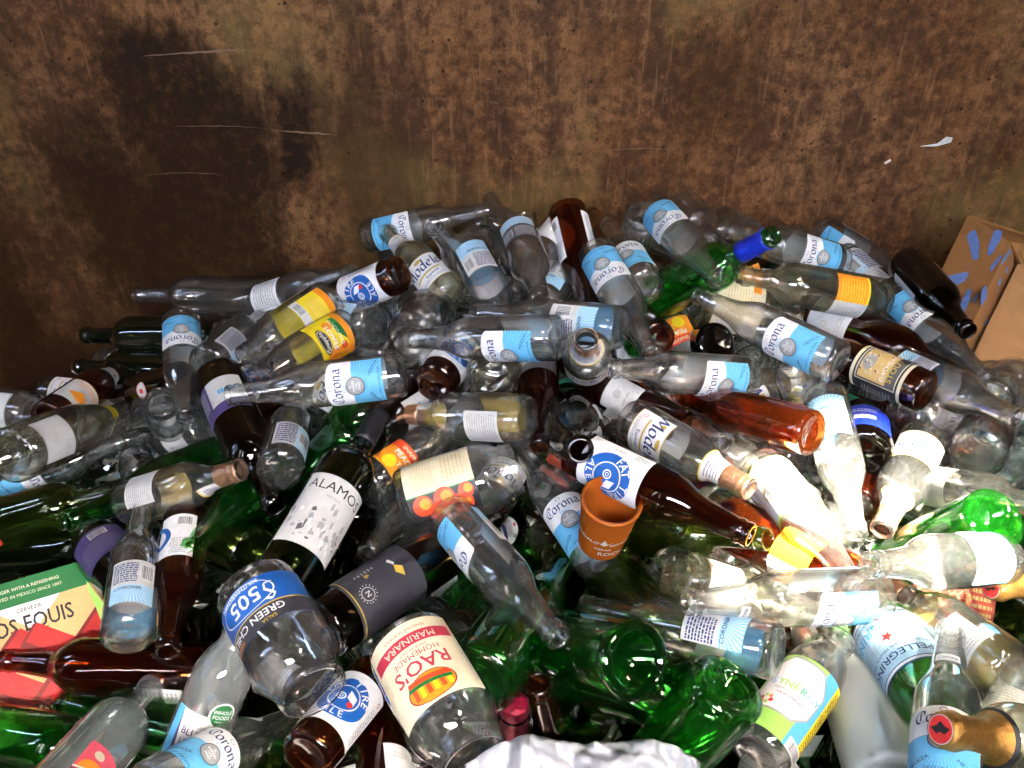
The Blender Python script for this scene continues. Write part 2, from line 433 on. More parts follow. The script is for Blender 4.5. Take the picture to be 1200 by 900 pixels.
# ------------------------------------------------------------------ label artwork (metres)
def L_sun(a):                     # pale beer: blue foot with rays, white head
    W, H = .036, .074
    a.rect(-W, 0, W, .040, 'blue_paper')
    a.rays(0, .031, .011, .06, 52, 'sky_ink', (-W, 0, W, .040), .4)
    a.text('CERVEZA', -.022, .012, .006, 'navy_ink', 25); a.text('LA CERVEZA MAS FINA', 0, .0045, .0045, 'navy_ink'); a.text('MEXICO', .022, .012, .006, 'navy_ink', -25)
    top = [(-W, .040), (W, .040), (W, .066)] + [(W * math.cos(t), .066 + .008 * math.sin(t)) for t in [math.pi * i / 8 for i in range(1, 8)]] + [(-W, .066)]
    a.poly(top, 'white_paper')
    a.disc(0, .036, .0125, 'dim_grey_paper'); a.disc(0, .036, .0112, 'grey_paper')
    a.text('EL', 0, .0425, .0042, 'white_paper'); a.text('BARON', 0, .0385, .0042, 'white_paper'); a.text('MAS', 0, .0345, .0042, 'white_paper'); a.text('FINO', 0, .0305, .0042, 'white_paper')
    a.nib('Corona', 0, .0585, .0088, 'navy_ink', .24)
    a.text('Extra', 0, .0505, .0065, 'sky_ink')
    a.ring(0, .0690, .0018, .0027, 'grey_paper', 1.3)
def L_sun_back(a):
    W = .026
    a.rect(-W, .002, W, .030, 'pale_blue_paper'); a.rect(-W, .030, W, .070, 'off_white_paper')
    a.rays(0, .03, .004, .04, 40, 'blue_paper', (-W, .002, W, .028), .25)
    a.lines(-W + .002, .033, .004, .066, 9, 'navy_ink', 4, .6); a.barcode(.008, .040, .023, .062)
    a.text('CORONA', -.006, .024, .007, 'navy_ink')
def L_sun_neck(a):
    a.rect(-.012, 0, .012, .010, 'off_white_paper'); a.text('Corona', 0, .005, .006, 'navy_ink')
def L_mod(a):
    W = .037
    a.rect(-W, 0, W, .058, 'gold_ink'); a.rect(-W, .0012, W, .0568, 'white_paper')
    a.poly([(-.026, .021), (.024, .021), (.026, .024), (-.026, .024)], 'gold_ink'); a.disc(-.024, .045, .004, 'gold_ink'); a.disc(.0, .050, .0035, 'gold_ink', 2.2)
    a.nib('Modelo', 0, .036, .0130, 'navy_ink', .26, 0, .12)
    a.text('Especial', .006, .015, .008, 'navy_ink', 4); a.lines(-.026, .004, .026, .010, 2, 'grey_paper', 3)
    a.ring(-.028, .012, .0025, .0032, 'red_ink')
def L_mod_back(a):
    a.rect(-.025, 0, .025, .05, 'off_white_paper'); a.lines(-.022, .003, .022, .046, 12, 'grey_paper', 8)
def L_mod_neck(a):
    W = .046
    a.rect(-W, 0, W, .030, 'gold_ink'); a.rect(-W, .0014, W, .0286, 'off_white_paper'); a.lines(-.040, .005, .012, .025, 5, 'navy_ink', 6, .35)
    a.disc(.022, .013, .0052, 'gold_ink'); a.disc(.022, .013, .0045, 'dark_red_ink'); a.ring(.022, .013, .0018, .003, 'off_white_paper')
    for q in (-.08, .07): a.layer()
def L_tire(a):
    W = .047
    a.rect(-W, 0, W, .082, 'white_paper')
    cx, cy = 0, .040
    a.disc(cx, cy, .0300, 'royal_blue_paper'); a.disc(cx, cy, .0185, 'white_paper'); a.disc(cx, cy, .0170, 'royal_blue_paper')
    a.poly([(cx + .002, cy + .012), (cx + .013, cy + .006), (cx + .014, cy - .005), (cx + .003, cy + .001)], 'white_paper')
    a.disc(cx + .010, cy - .006, .0038, 'red_ink'); a.ring(cx - .004, cy, .004, .0055, 'white_paper'); a.ring(cx - .004, cy, .0015, .0024, 'white_paper')
    a.arc_text('FAT TIRE', cx, cy, .0240, 90, 20, .0135, 'white_paper'); a.arc_text('ALE', cx, cy, .0243, 270, 20, .012, 'white_paper', True)
    a.lines(-.042, .060, -.034, .078, 6, 'grey_paper', 9); a.lines(.034, .006, .043, .060, 16, 'grey_paper', 10); a.text('AMBER', -.036, .04, .005, 'grey_paper', 90)
    a.ring(.038, .070, .002, .003, 'red_ink')
def L_tire_back(a):
    a.rect(-.024, 0, .024, .078, 'white_paper'); a.lines(-.020, .045, .006, .074, 9, 'grey_paper', 12); a.barcode(-.018, .006, .000, .020)
    a.ring(.03, .04, .017, .024, 'royal_blue_paper')
def L_snap(a):
    W = .040
    a.rect(-W, 0, W, .064, 'yellow_paper'); a.rect(-W, 0, W, .011, 'orange_paper')
    a.poly([(-.012, .011), (.030, .011), (.030, .020), (.004, .024)], 'green_paper'); a.poly([(-W, .011), (-.02, .011), (-.012, .05), (-W, .06)], 'orange_paper')
    a.disc(.02, .030, .008, 'orange_paper'); a.disc(-.018, .020, .006, 'tomato_ink')
    a.disc(0, .050, .0092, 'black_ink', 2.3); a.disc(0, .050, .0082, 'cream_paper', 2.3); a.disc(0, .050, .0075, 'black_ink', 2.3)
    a.text('Snapple', 0, .0500, .0100, 'white_paper')
    a.text('PEACH', 0, .034, .0125, 'dark_red_ink'); a.text('PEACH', .0005, .0345, .0120, 'white_paper'); a.text('MANGOS', .006, .022, .0100, 'white_paper')
def L_snap_orange(a):
    W = .032
    a.rect(-W, 0, W, .050, 'orange_paper'); a.rect(-W, .036, W, .050, 'tomato_ink'); a.disc(-.012, .012, .010, 'yellow_paper'); a.disc(.016, .008, .009, 'yellow_paper')
    a.text('SNAPPLE', 0, .043, .0085, 'cream_paper'); a.text('PEACH', .0005, .0295, .0125, 'dark_red_ink'); a.text('PEACH', 0, .030, .0120, 'white_paper'); a.text('TEA', .006, .018, .0095, 'white_paper')
def L_snap_back(a):
    W = .03
    a.rect(-W, 0, W, .064, 'yellow_paper'); a.rect(-W, 0, W, .012, 'orange_paper'); a.rect(-W, .048, W, .064, 'off_white_paper'); a.barcode(.004, .050, .024, .062); a.lines(-.026, .016, .02, .044, 8, 'tan_paper', 3)
def L_505(a):
    W = .075
    a.rect(-W, 0, W, .062, 'royal_blue_paper'); a.rect(-W, .040, W, .062, 'charcoal_paper'); a.rect(-W, .0395, W, .041, 'gold_ink')
    a.rect(.042, 0, W, .062, 'off_white_paper'); a.lines(.045, .004, .072, .036, 9, 'grey_paper', 3); a.disc(.058, .048, .007, 'gold_ink', 1.5)
    a.text('SALSA', -.018, .0575, .006, 'gold_ink'); a.text('GREEN CHILE', 0, .0480, .0125, 'white_paper'); a.text('MEDIUM', .028, .057, .006, 'orange_paper')
    a.nib('S', -.030, .020, .016, 'white_paper', .2); a.text('505', -.003, .020, .026, 'white_paper'); a.ring(-.003, .020, .0172, .0180, 'white_paper', 1.9)
    a.text('SOUTHWESTERN', 0, .0055, .0065, 'white_paper')
def L_raos(a):
    W = .052
    a.rect(-W, 0, W, .098, 'cream_paper'); a.rect(-.047, .015, .047, .029, 'crimson_paper'); a.text('MARINARA', 0, .022, .0115, 'cream_paper')
    a.text('SENSITIVE FORMULA', 0, .009, .0050, 'dark_red_ink'); a.text('MADE IN ITALY', 0, .0335, .0042, 'dark_red_ink')
    a.text('HOMEMADE', 0, .0400, .0092, 'crimson_paper'); a.text("RAO'S", 0, .0535, .0225, 'crimson_paper', sy=1)
    a.disc(0, .080, .0160, 'dark_red_ink', 1.6); a.disc(0, .080, .0150, 'orange_paper', 1.6)
    for k, x in enumerate((-.018, -.011, -.004, .003, .010, .017)):
        a.rect(x - .0022, .074, x + .0022, .088, ('yellow_paper', 'tomato_ink')[k % 2])
    a.poly([(-.022, .077), (.022, .071), (.022, .075), (-.022, .081)], 'green_paper'); a.poly([(-.021, .071), (.02, .066), (.021, .071), (-.022, .077)], 'tomato_ink')
    a.lines(-.050, .05, -.044, .09, 12, 'grey_paper', 3)
def L_alamos(a):
    W = .045
    a.rect(-W, 0, W, .105, 'off_white_paper')
    a.text('ALAMOS', 0, .088, .0200, 'black_ink')
    rd = random.Random(4)
    a.text('MALBEC', 0, .074, .0055, 'grey_paper')
    for k in range(60):
        x = rd.uniform(-.040, .036); y = rd.uniform(.004, .058 - abs(x) * .5); w = rd.uniform(.001, .006); h = rd.uniform(.002, .014)
        a.poly([(x, y), (x + w, y + h * .3), (x + w * .6, y + h), (x - w * .2, y + h * .7)], rd.choice(('grey_paper', 'off_white_paper', 'white_paper', 'grey_paper', 'dim_grey_paper')))
def L_darkwine(a):
    W = .050
    a.rect(-W, 0, W, .098, 'charcoal_paper'); a.rect(-W, .0035, W, .0050, 'gold_ink')
    a.ring(-.004, .022, .0075, .0082, 'off_white_paper'); a.text('N', -.004, .022, .009, 'off_white_paper')
    for i in range(16):
        t = 2 * math.pi * i / 16; a.disc(-.004 + .0105 * math.cos(t), .022 + .0105 * math.sin(t), .0007, 'off_white_paper', n=6)
    a.text('&', -.022, .034, .009, 'gold_ink'); a.lines(-.030, .020, -.026, .050, 6, 'grey_paper', 5)
    a.poly([(-.016, .070), (-.008, .066), (.001, .074), (-.010, .078)], 'gold_ink'); a.poly([(-.016, .070), (-.024, .066), (-.026, .070), (-.018, .073)], 'off_white_paper')
def L_synergy(a):
    a.rect(-.060, 0, .060, .105, 'lime_paper')
    a.rect(.030, 0, .060, .105, 'yellow_paper'); a.lines(.033, .004, .057, .100, 26, 'black_ink', 3, .5); a.rect(.012, 0, .030, .105, 'blue_paper')
    a.rect(.016, .0, .052, .014, 'white_paper'); a.barcode(.020, .001, .048, .012)
    a.poly([(-.040, .030), (-.030, .022), (.008, .024), (.022, .040), (.024, .075), (.010, .100), (-.026, .103), (-.040, .092)], 'grey_paper')
    a.poly([(-.039, .032), (-.030, .0245), (.007, .0265), (.020, .041), (.022, .074), (.009, .097), (-.026, .100), (-.039, .090)], 'white_paper')
    for i, ch in enumerate('SYNERGY'): a.text(ch, -.0300 + i * .0082, .062, .0125, ('sky_ink', 'lime_paper', 'lime_paper', 'lime_paper', 'mint_paper', 'sky_ink', 'blue_paper')[i])
    a.text('RAW KOMBUCHA', -.004, .053, .0052, 'grey_paper'); a.lines(-.02, .046, .01, .049, 1, 'pink_paper', 3)
    for k in range(7): a.disc(-.024 + .005 * math.cos(k), .034 + .005 * math.sin(k), .0022, ('red_ink', 'orange_paper', 'lime_paper')[k % 3], n=8)
def L_pelle(a):
    W = .060
    a.rect(-W, 0, W, .096, 'navy_ink'); a.rect(-W, .002, W, .094, 'white_paper'); a.rect(-W, .006, W, .0905, 'navy_ink'); a.rect(-W, .0072, W, .0893, 'pale_blue_paper')
    a.text('S.PELLEGRINO', 0, .0755, .0135, 'navy_ink', width=.098); a.text('SPARKLING NATURAL MINERAL WATER', 0, .0640, .0052, 'navy_ink')
    for r, m in ((.0095, 'white_paper'), (.0082, 'red_ink')):
        pts = []
        for k in range(10):
            t = math.pi / 2 + k * math.pi / 5; q = r if k % 2 == 0 else r * .42
            pts.append((q * math.cos(t), .048 + q * math.sin(t)))
        a.layer()
        for k in range(0, 10): a.add([(0, .048), pts[k], pts[(k + 1) % 10]], m)
    a.text('S.PELLEGRINO', -.002, .028, .0170, 'blue_paper', 0, width=.112, sy=1.2); a.text('AQUA MINERALE NATURALE', 0, .0140, .0058, 'navy_ink')
def L_mikes(a):
    W = .050
    a.rect(-W, 0, W, .090, 'lime_paper'); a.rect(-W, .003, W, .087, 'white_paper')
    a.disc(0, .050, .0185, 'tan_paper', 1.35); a.disc(0, .050, .0165, 'dim_grey_paper', 1.35)
    a.nib("mike's", .001, .050, .0095, 'white_paper', .3, 8); a.text('HARD LEMONADE', 0, .020, .007, 'grey_paper')
def L_stout(a):
    W = .046
    a.rect(-W, 0, W, .080, 'cream_paper'); a.rect(-W, .005, W, .075, 'charcoal_paper'); a.rect(-.020, .008, .042, .072, 'cream_paper'); a.rect(-.0185, .0095, .0405, .0705, 'dim_grey_paper')
    a.rect(-.016, .024, .038, .068, 'tan_paper'); a.disc(.010, .058, .009, 'grey_paper', 1.5)
    rd = random.Random(3)
    for k in range(26):
        x, y = rd.uniform(-.014, .032), rd.uniform(.028, .066); a.poly([(x, y), (x + .004, y + .001), (x + .003, y + .004)], rd.choice(('black_ink', 'cream_paper', 'off_white_paper')))
    a.text('OATMEAL', .010, .0290, .0095, 'white_paper'); a.text('STOUT', .010, .0185, .0120, 'gold_ink'); a.lines(-.04, .012, -.025, .06, 10, 'grey_paper', 2)
def L_tomato(a):
    W = .062
    a.rect(-W, 0, W, .088, 'cream_paper'); a.lines(-.020, .010, .045, .040, 9, 'tan_paper', 4, .25); a.barcode(.028, .055, .045, .078); a.lines(-.016, .05, .02, .08, 6, 'tan_paper', 9, .3)
    a.rect(-W, 0, -.027, .088, 'black_ink'); a.rect(-.0278, 0, -.0262, .088, 'green_paper')
    for x, y, r in ((-.040, .018, .013), (-.052, .036, .013), (-.038, .046, .014), (-.050, .066, .014), (-.036, .074, .010)): a.disc(x, y, r, 'tomato_ink', n=14); a.disc(x + .002, y + .003, r * .55, 'orange_paper', n=10)
def L_tomato_m(a):
    L_tomato(a); a.p = [([(-x, y) for x, y in p], m, z) for p, m, z in a.p]
def L_cream(a):
    a.rect(-.050, 0, .050, .075, 'cream_paper'); a.lines(-.034, .010, .02, .060, 11, 'tan_paper', 2, .3); a.rect(-.046, .055, -.030, .068, 'orange_paper'); a.rect(.024, .008, .046, .066, 'off_white_paper')
def L_orange_strip(a):
    a.rect(-.040, 0, .034, .055, 'orange_paper'); a.rect(-.040, 0, .034, .004, 'yellow_paper'); a.lines(-.03, .008, .026, .050, 9, 'yellow_paper', 5, .3)
    a.rect(-.046, .0, -.012, .056, 'off_white_paper'); a.lines(-.044, .004, -.016, .050, 9, 'grey_paper', 6, .3)
def L_white(a): a.rect(-.030, 0, .030, .070, 'white_paper'); a.ring(.01, .03, .004, .005, 'tan_paper'); a.lines(-.02, .05, .02, .06, 2, 'off_white_paper', 2)
def L_white_lines(a): a.rect(-.030, 0, .030, .062, 'white_paper'); a.lines(-.025, .006, .026, .056, 9, 'grey_paper', 2, .5)
def L_white_blank(a): a.rect(-.034, 0, .034, .060, 'off_white_paper'); a.lines(-.03, .003, .03, .057, 14, 'white_paper', 2, .5)
def L_barcode(a): a.rect(-.030, 0, .030, .060, 'pale_blue_paper'); a.rect(-.030, 0, .0, .060, 'off_white_paper'); a.lines(-.027, .004, .0, .056, 9, 'navy_ink', 2, .6); a.barcode(.005, .020, .024, .044)
def L_purple(a):
    a.rect(-.045, 0, .045, .075, 'purple_paper'); a.rect(-.045, .0, .010, .075, 'off_white_paper'); a.rect(-.045, .055, .045, .075, 'purple_paper'); a.lines(-.032, .024, -.006, .036, 1, 'blue_paper', 3, .8)
    a.lines(.015, .008, .040, .05, 7, 'off_white_paper', 2, .4)
def L_purple_dark(a): a.rect(-.040, 0, .040, .080, 'purple_paper'); a.lines(-.03, .01, .03, .05, 8, 'grey_paper', 2, .25); a.barcode(-.005, .056, .018, .072)
def L_dark(a):
    a.rect(-.042, 0, .042, .070, 'dim_grey_paper'); a.rect(-.042, .0, .042, .006, 'grey_paper'); a.lines(-.022, .040, .022, .054, 1, 'off_white_paper', 3, .8); a.lines(-.03, .012, .03, .032, 4, 'grey_paper', 2); a.barcode(.026, .02, .040, .05)
def L_round_red(a): a.disc(0, .015, .014, 'off_white_paper'); a.ring(0, .015, .011, .0122, 'red_ink'); a.disc(0, .015, .006, 'red_ink', .7)
def L_round_cream(a):
    a.disc(0, .026, .027, 'black_ink'); a.disc(0, .026, .026, 'cream_paper'); a.ring(0, .026, .0195, .0205, 'black_ink'); a.ring(0, .026, .0222, .0230, 'tan_paper')
    for p in ([(-.010, .012), (-.002, .012), (.003, .038), (-.001, .040)], [(.0, .036), (.006, .032), (.014, .016), (.010, .014)], [(.009, .014), (.014, .018), (.017, .012), (.012, .009)]): a.poly(p, 'black_ink')
def L_red_olive(a): a.rect(-.03, 0, -.004, .05, 'off_white_paper'); a.text('BE', -.016, .025, .018, 'black_ink', 90); a.ring(.016, .026, .010, .018, 'red_ink'); a.disc(.016, .026, .006, 'red_ink')
def L_blueberry(a):
    a.rect(-.042, 0, .042, .060, 'white_paper'); a.disc(.012, .064, .0150, 'white_paper'); a.disc(.012, .064, .0130, 'green_paper'); a.text('WHOLE', .012, .0675, .0062, 'white_paper'); a.text('FOODS', .012, .0615, .0062, 'white_paper'); a.text('MARKET', .012, .0565, .003, 'white_paper')
    a.text('Sparkling', .002, .0470, .0062, 'grey_paper', 4); a.text('BLUEBERRY', .003, .0370, .0110, 'purple_paper'); a.text('LEMONADE', .003, .0250, .0100, 'purple_paper')
    a.rect(-.042, 0, -.031, .060, 'blue_paper'); a.poly([(-.031, 0), (-.024, 0), (-.031, .060)], 'purple_paper')
    for x, y in ((-.02, .008), (0, .010), (.02, .007)): a.disc(x, y, .006, 'royal_blue_paper', n=12)
def L_pink(a):
    a.rect(-.020, 0, .020, .052, 'pink_paper'); a.disc(.0, .014, .014, 'orange_paper', 1.2); a.disc(-.004, .038, .006, 'cream_paper'); a.poly([(-.02, .006), (.02, .018), (.02, .021), (-.02, .009)], 'white_paper'); a.rect(-.02, .0, .02, .004, 'tomato_ink')
def L_nutri(a):
    a.rect(-.055, 0, .055, .085, 'off_white_paper'); a.rect(-.05, .075, .05, .0765, 'black_ink'); a.lines(-.034, .006, .048, .072, 16, 'black_ink', 7, .42); a.barcode(-.052, .01, -.038, .06)
def L_yellow(a): a.rect(-.034, 0, .034, .022, 'yellow_paper'); a.lines(-.03, .008, .03, .014, 1, 'gold_ink', 2)
def L_yellow_black(a): a.rect(-.04, 0, .04, .05, 'black_ink'); a.rect(-.04, .022, .04, .048, 'yellow_paper'); a.text('Nonpareil', 0, .035, .014, 'black_ink')
def L_dot(a): a.rect(-.022, 0, .022, .026, 'off_white_paper'); a.disc(.004, .012, .0035, 'black_ink'); a.rect(-.022, 0, .022, .003, 'sky_ink')
def L_orange_white(a): a.rect(-.034, 0, .034, .060, 'off_white_paper'); a.poly([(-.02, .02), (.0, .034), (.02, .02), (0, .010)], 'orange_paper'); a.lines(-.02, .042, .02, .054, 2, 'orange_paper', 1); a.rect(-.034, .058, .034, .060, 'gold_ink')
def L_organic(a): a.disc(0, .022, .022, 'green_paper'); a.disc(0, .022, .0205, 'white_paper'); a.rect(-.017, .030, .017, .038, 'navy_ink'); a.lines(-.016, .014, .016, .027, 4, 'grey_paper', 3); a.disc(.005, .008, .003, 'red_ink')
def L_tagcard(a): a.rect(-.028, 0, .028, .050, 'off_white_paper'); a.ring(0, .030, .004, .006, 'grey_paper'); a.ring(0, .030, .001, .003, 'grey_paper'); a.lines(-.012, .013, .012, .018, 1, 'grey_paper', 3)
def L_tumbler(a):
    a.poly([(-.004, .030), (0, .027), (.004, .030), (0, .040)], 'off_white_paper'); a.poly([(0, .028), (.009, .036), (.004, .030)], 'off_white_paper'); a.poly([(0, .028), (-.009, .036), (-.004, .030)], 'off_white_paper')
    a.text('SANDALO', -.022, .030, .0068, 'off_white_paper'); a.text('BERGAMOT', .024, .029, .0068, 'off_white_paper'); a.text('CEDAR', 0, .019, .0058, 'off_white_paper'); a.text('ROCK', .010, .0085, .0105, 'off_white_paper')
def L_blue_white(a): a.rect(-.045, 0, .045, .060, 'cobalt_paper'); a.lines(-.02, .014, .02, .026, 1, 'white_paper', 5, .8); a.lines(-.02, .034, .02, .044, 2, 'off_white_paper', 2)
def L_paper_strip(a): a.rect(-.016, .0, .012, .095, 'off_white_paper'); a.lines(-.012, .05, .006, .09, 6, 'grey_paper', 2, .4)
def L_clear_text(a):
    a.rect(-.030, .030, .030, .070, 'dim_grey_paper'); a.lines(-.026, .034, .004, .066, 7, 'off_white_paper', 2, .5); a.barcode(.009, .040, .026, .062); a.rect(-.03, .002, .03, .028, 'pale_blue_paper')
def L_bloom(a): a.rect(-.030, 0, .030, .052, 'off_white_paper'); a.poly([(-.03, 0), (.03, 0), (.03, .012), (-.03, .02)], 'pale_blue_paper')
# decor name -> list of (part name, z of the foot, artwork, angle)
D_ = {
 'sun': [('front_label', .026, L_sun, 0), ('back_label', .026, L_sun_back, 180)],
 'sun3': [('front_label', .026, L_sun, 0), ('back_label', .026, L_sun_back, 180), ('neck_label', .170, L_sun_neck, 0)],
 'mod': [('front_label', .028, L_mod, 0), ('back_label', .030, L_mod_back, 180), ('neck_label', .140, L_mod_neck, 0)],
 'tire': [('front_label', .026, L_tire, 0)], 'tireback': [('front_label', .026, L_tire, 150), ('back_label', .028, L_tire_back, 0)],
 'snap': [('front_label', .022, L_snap, 0), ('back_label', .022, L_snap_back, 150)], 'snapback': [('front_label', .022, L_snap, 160), ('back_label', .022, L_snap_back, 0)],
 'snapo': [('front_label', .026, L_snap_orange, 0)],
 '505': [('front_label', .026, L_505, 0)], 'raos': [('front_label', .012, L_raos, 0)], 'alamos': [('front_label', .050, L_alamos, 0)],
 'darkwine': [('front_label', .030, L_darkwine, 0)], 'synergy': [('front_label', .012, L_synergy, 0)], 'pelle': [('front_label', .018, L_pelle, 0)],
 'mikes': [('front_label', .022, L_mikes, 0)], 'stout': [('front_label', .024, L_stout, 0)], 'tomato': [('front_label', .014, L_tomato_m, 0)],
 'cream': [('front_label', .014, L_cream, 0)], 'ostrip': [('front_label', .045, L_orange_strip, 0)], 'white': [('front_label', .030, L_white, 0)],
 'wlines': [('front_label', .024, L_white_lines, 0)], 'wblank': [('front_label', .026, L_white_blank, 0)], 'bar': [('back_label', .022, L_barcode, 0)],
 'purple': [('front_label', .050, L_purple, 0)], 'purpled': [('front_label', .050, L_purple_dark, 0)], 'dark': [('front_label', .030, L_dark, 0)],
 'rred': [('round_label', .060, L_round_red, 0)], 'rcream': [('round_label', .070, L_round_cream, 0)], 'redolive': [('front_label', .070, L_red_olive, 0)],
 'blueb': [('front_label', .030, L_blueberry, 0)], 'pink': [('front_label', .060, L_pink, 0)], 'nutri': [('back_label', .020, L_nutri, 0)],
 'yneck': [('neck_label', .205, L_yellow, 0)], 'yblack': [('front_label', .010, L_yellow_black, 0)], 'dotneck': [('neck_label', .150, L_dot, 0), ('front_label', .030, L_orange_white, 0)],
 'organic': [('round_label', .030, L_organic, 0)], 'tagcard': [('front_label', .070, L_tagcard, 0)], 'tumbler': [('printed_mark', .010, L_tumbler, 0)],
 'bluew': [('front_label', .020, L_blue_white, 0)], 'strip': [('front_label', .020, L_paper_strip, 0)], 'ctext': [('back_label', .020, L_clear_text, 0)], 'bloom': [('front_label', .024, L_bloom, 0)],
 'sunb': [('back_label', .026, L_sun_back, 0), ('front_label', .026, L_sun, 180)],
}
def decorate(root, kind, decs):
    for dc in decs.split('+'):
        if not dc: continue
        if dc == 'foil': obj('neck_foil', sleeve_mesh(kind, KD[kind]['L'] * .815, KD[kind]['L'] - .002, 'copper_foil', 'neck_foil', .0006, n=12, crumple=.045), root)
        elif dc == 'cap': obj('cap', sleeve_mesh(kind, KD[kind]['L'] - .022, KD[kind]['L'], 'silver_metal', 'cap', .0012, True), root)
        elif dc == 'teallid': obj('lid', sleeve_mesh(kind, KD[kind]['L'] - .014, KD[kind]['L'], 'teal_lid', 'lid', .0022, True), root)
        elif dc == 'pinkcap': obj('capsule', sleeve_mesh(kind, KD[kind]['L'] - .055, KD[kind]['L'], 'pink_foil', 'capsule', .0007, True), root)
        elif dc == 'bluecap': obj('capsule', sleeve_mesh(kind, KD[kind]['L'] - .062, KD[kind]['L'] - .012, 'blue_foil', 'capsule', .0010, False), root)
        elif dc == 'darkcap': obj('capsule', sleeve_mesh(kind, KD[kind]['L'] - .060, KD[kind]['L'] - .003, 'black_ink', 'capsule', .0007, False), root)
        elif dc == 'greenring': obj('neck_ring', sleeve_mesh(kind, KD[kind]['L'] - .020, KD[kind]['L'] - .006, 'green_paper', 'neck_ring', .0010, False), root)
        elif dc == 'goldcap':
            L = KD[kind]['L']; c = obj('capsule', sleeve_mesh(kind, L - .066, L, 'gold_foil', 'capsule', .0016, True), root)
            a = Art(); a.disc(0, 0, .0125, 'off_white_paper'); a.disc(0, 0, .0118, 'red_ink')
            a.poly([(-.010, .001), (-.004, .003), (0, .007), (.004, .003), (.010, .001), (.004, -.004), (0, -.002), (-.004, -.004)], 'black_ink')
            key = ('goldseal',)
            if key not in MESH:
                MESH[key] = wrap_art(a, None, 0, 'seal', flat=True)
            s = obj('seal', MESH[key], c); s.location = (0, 0, L + .002)
            obj('foil_band', sleeve_mesh(kind, L - .066, L - .061, 'black_ink', 'foil_band', .0020), c)
        else:
            for pn, z0, fn, ang in D_[dc]:
                o = obj(pn, art_mesh(kind, fn.__name__ + str(z0), fn, z0, pn), root)
                o.rotation_euler = (0, 0, R(ang))
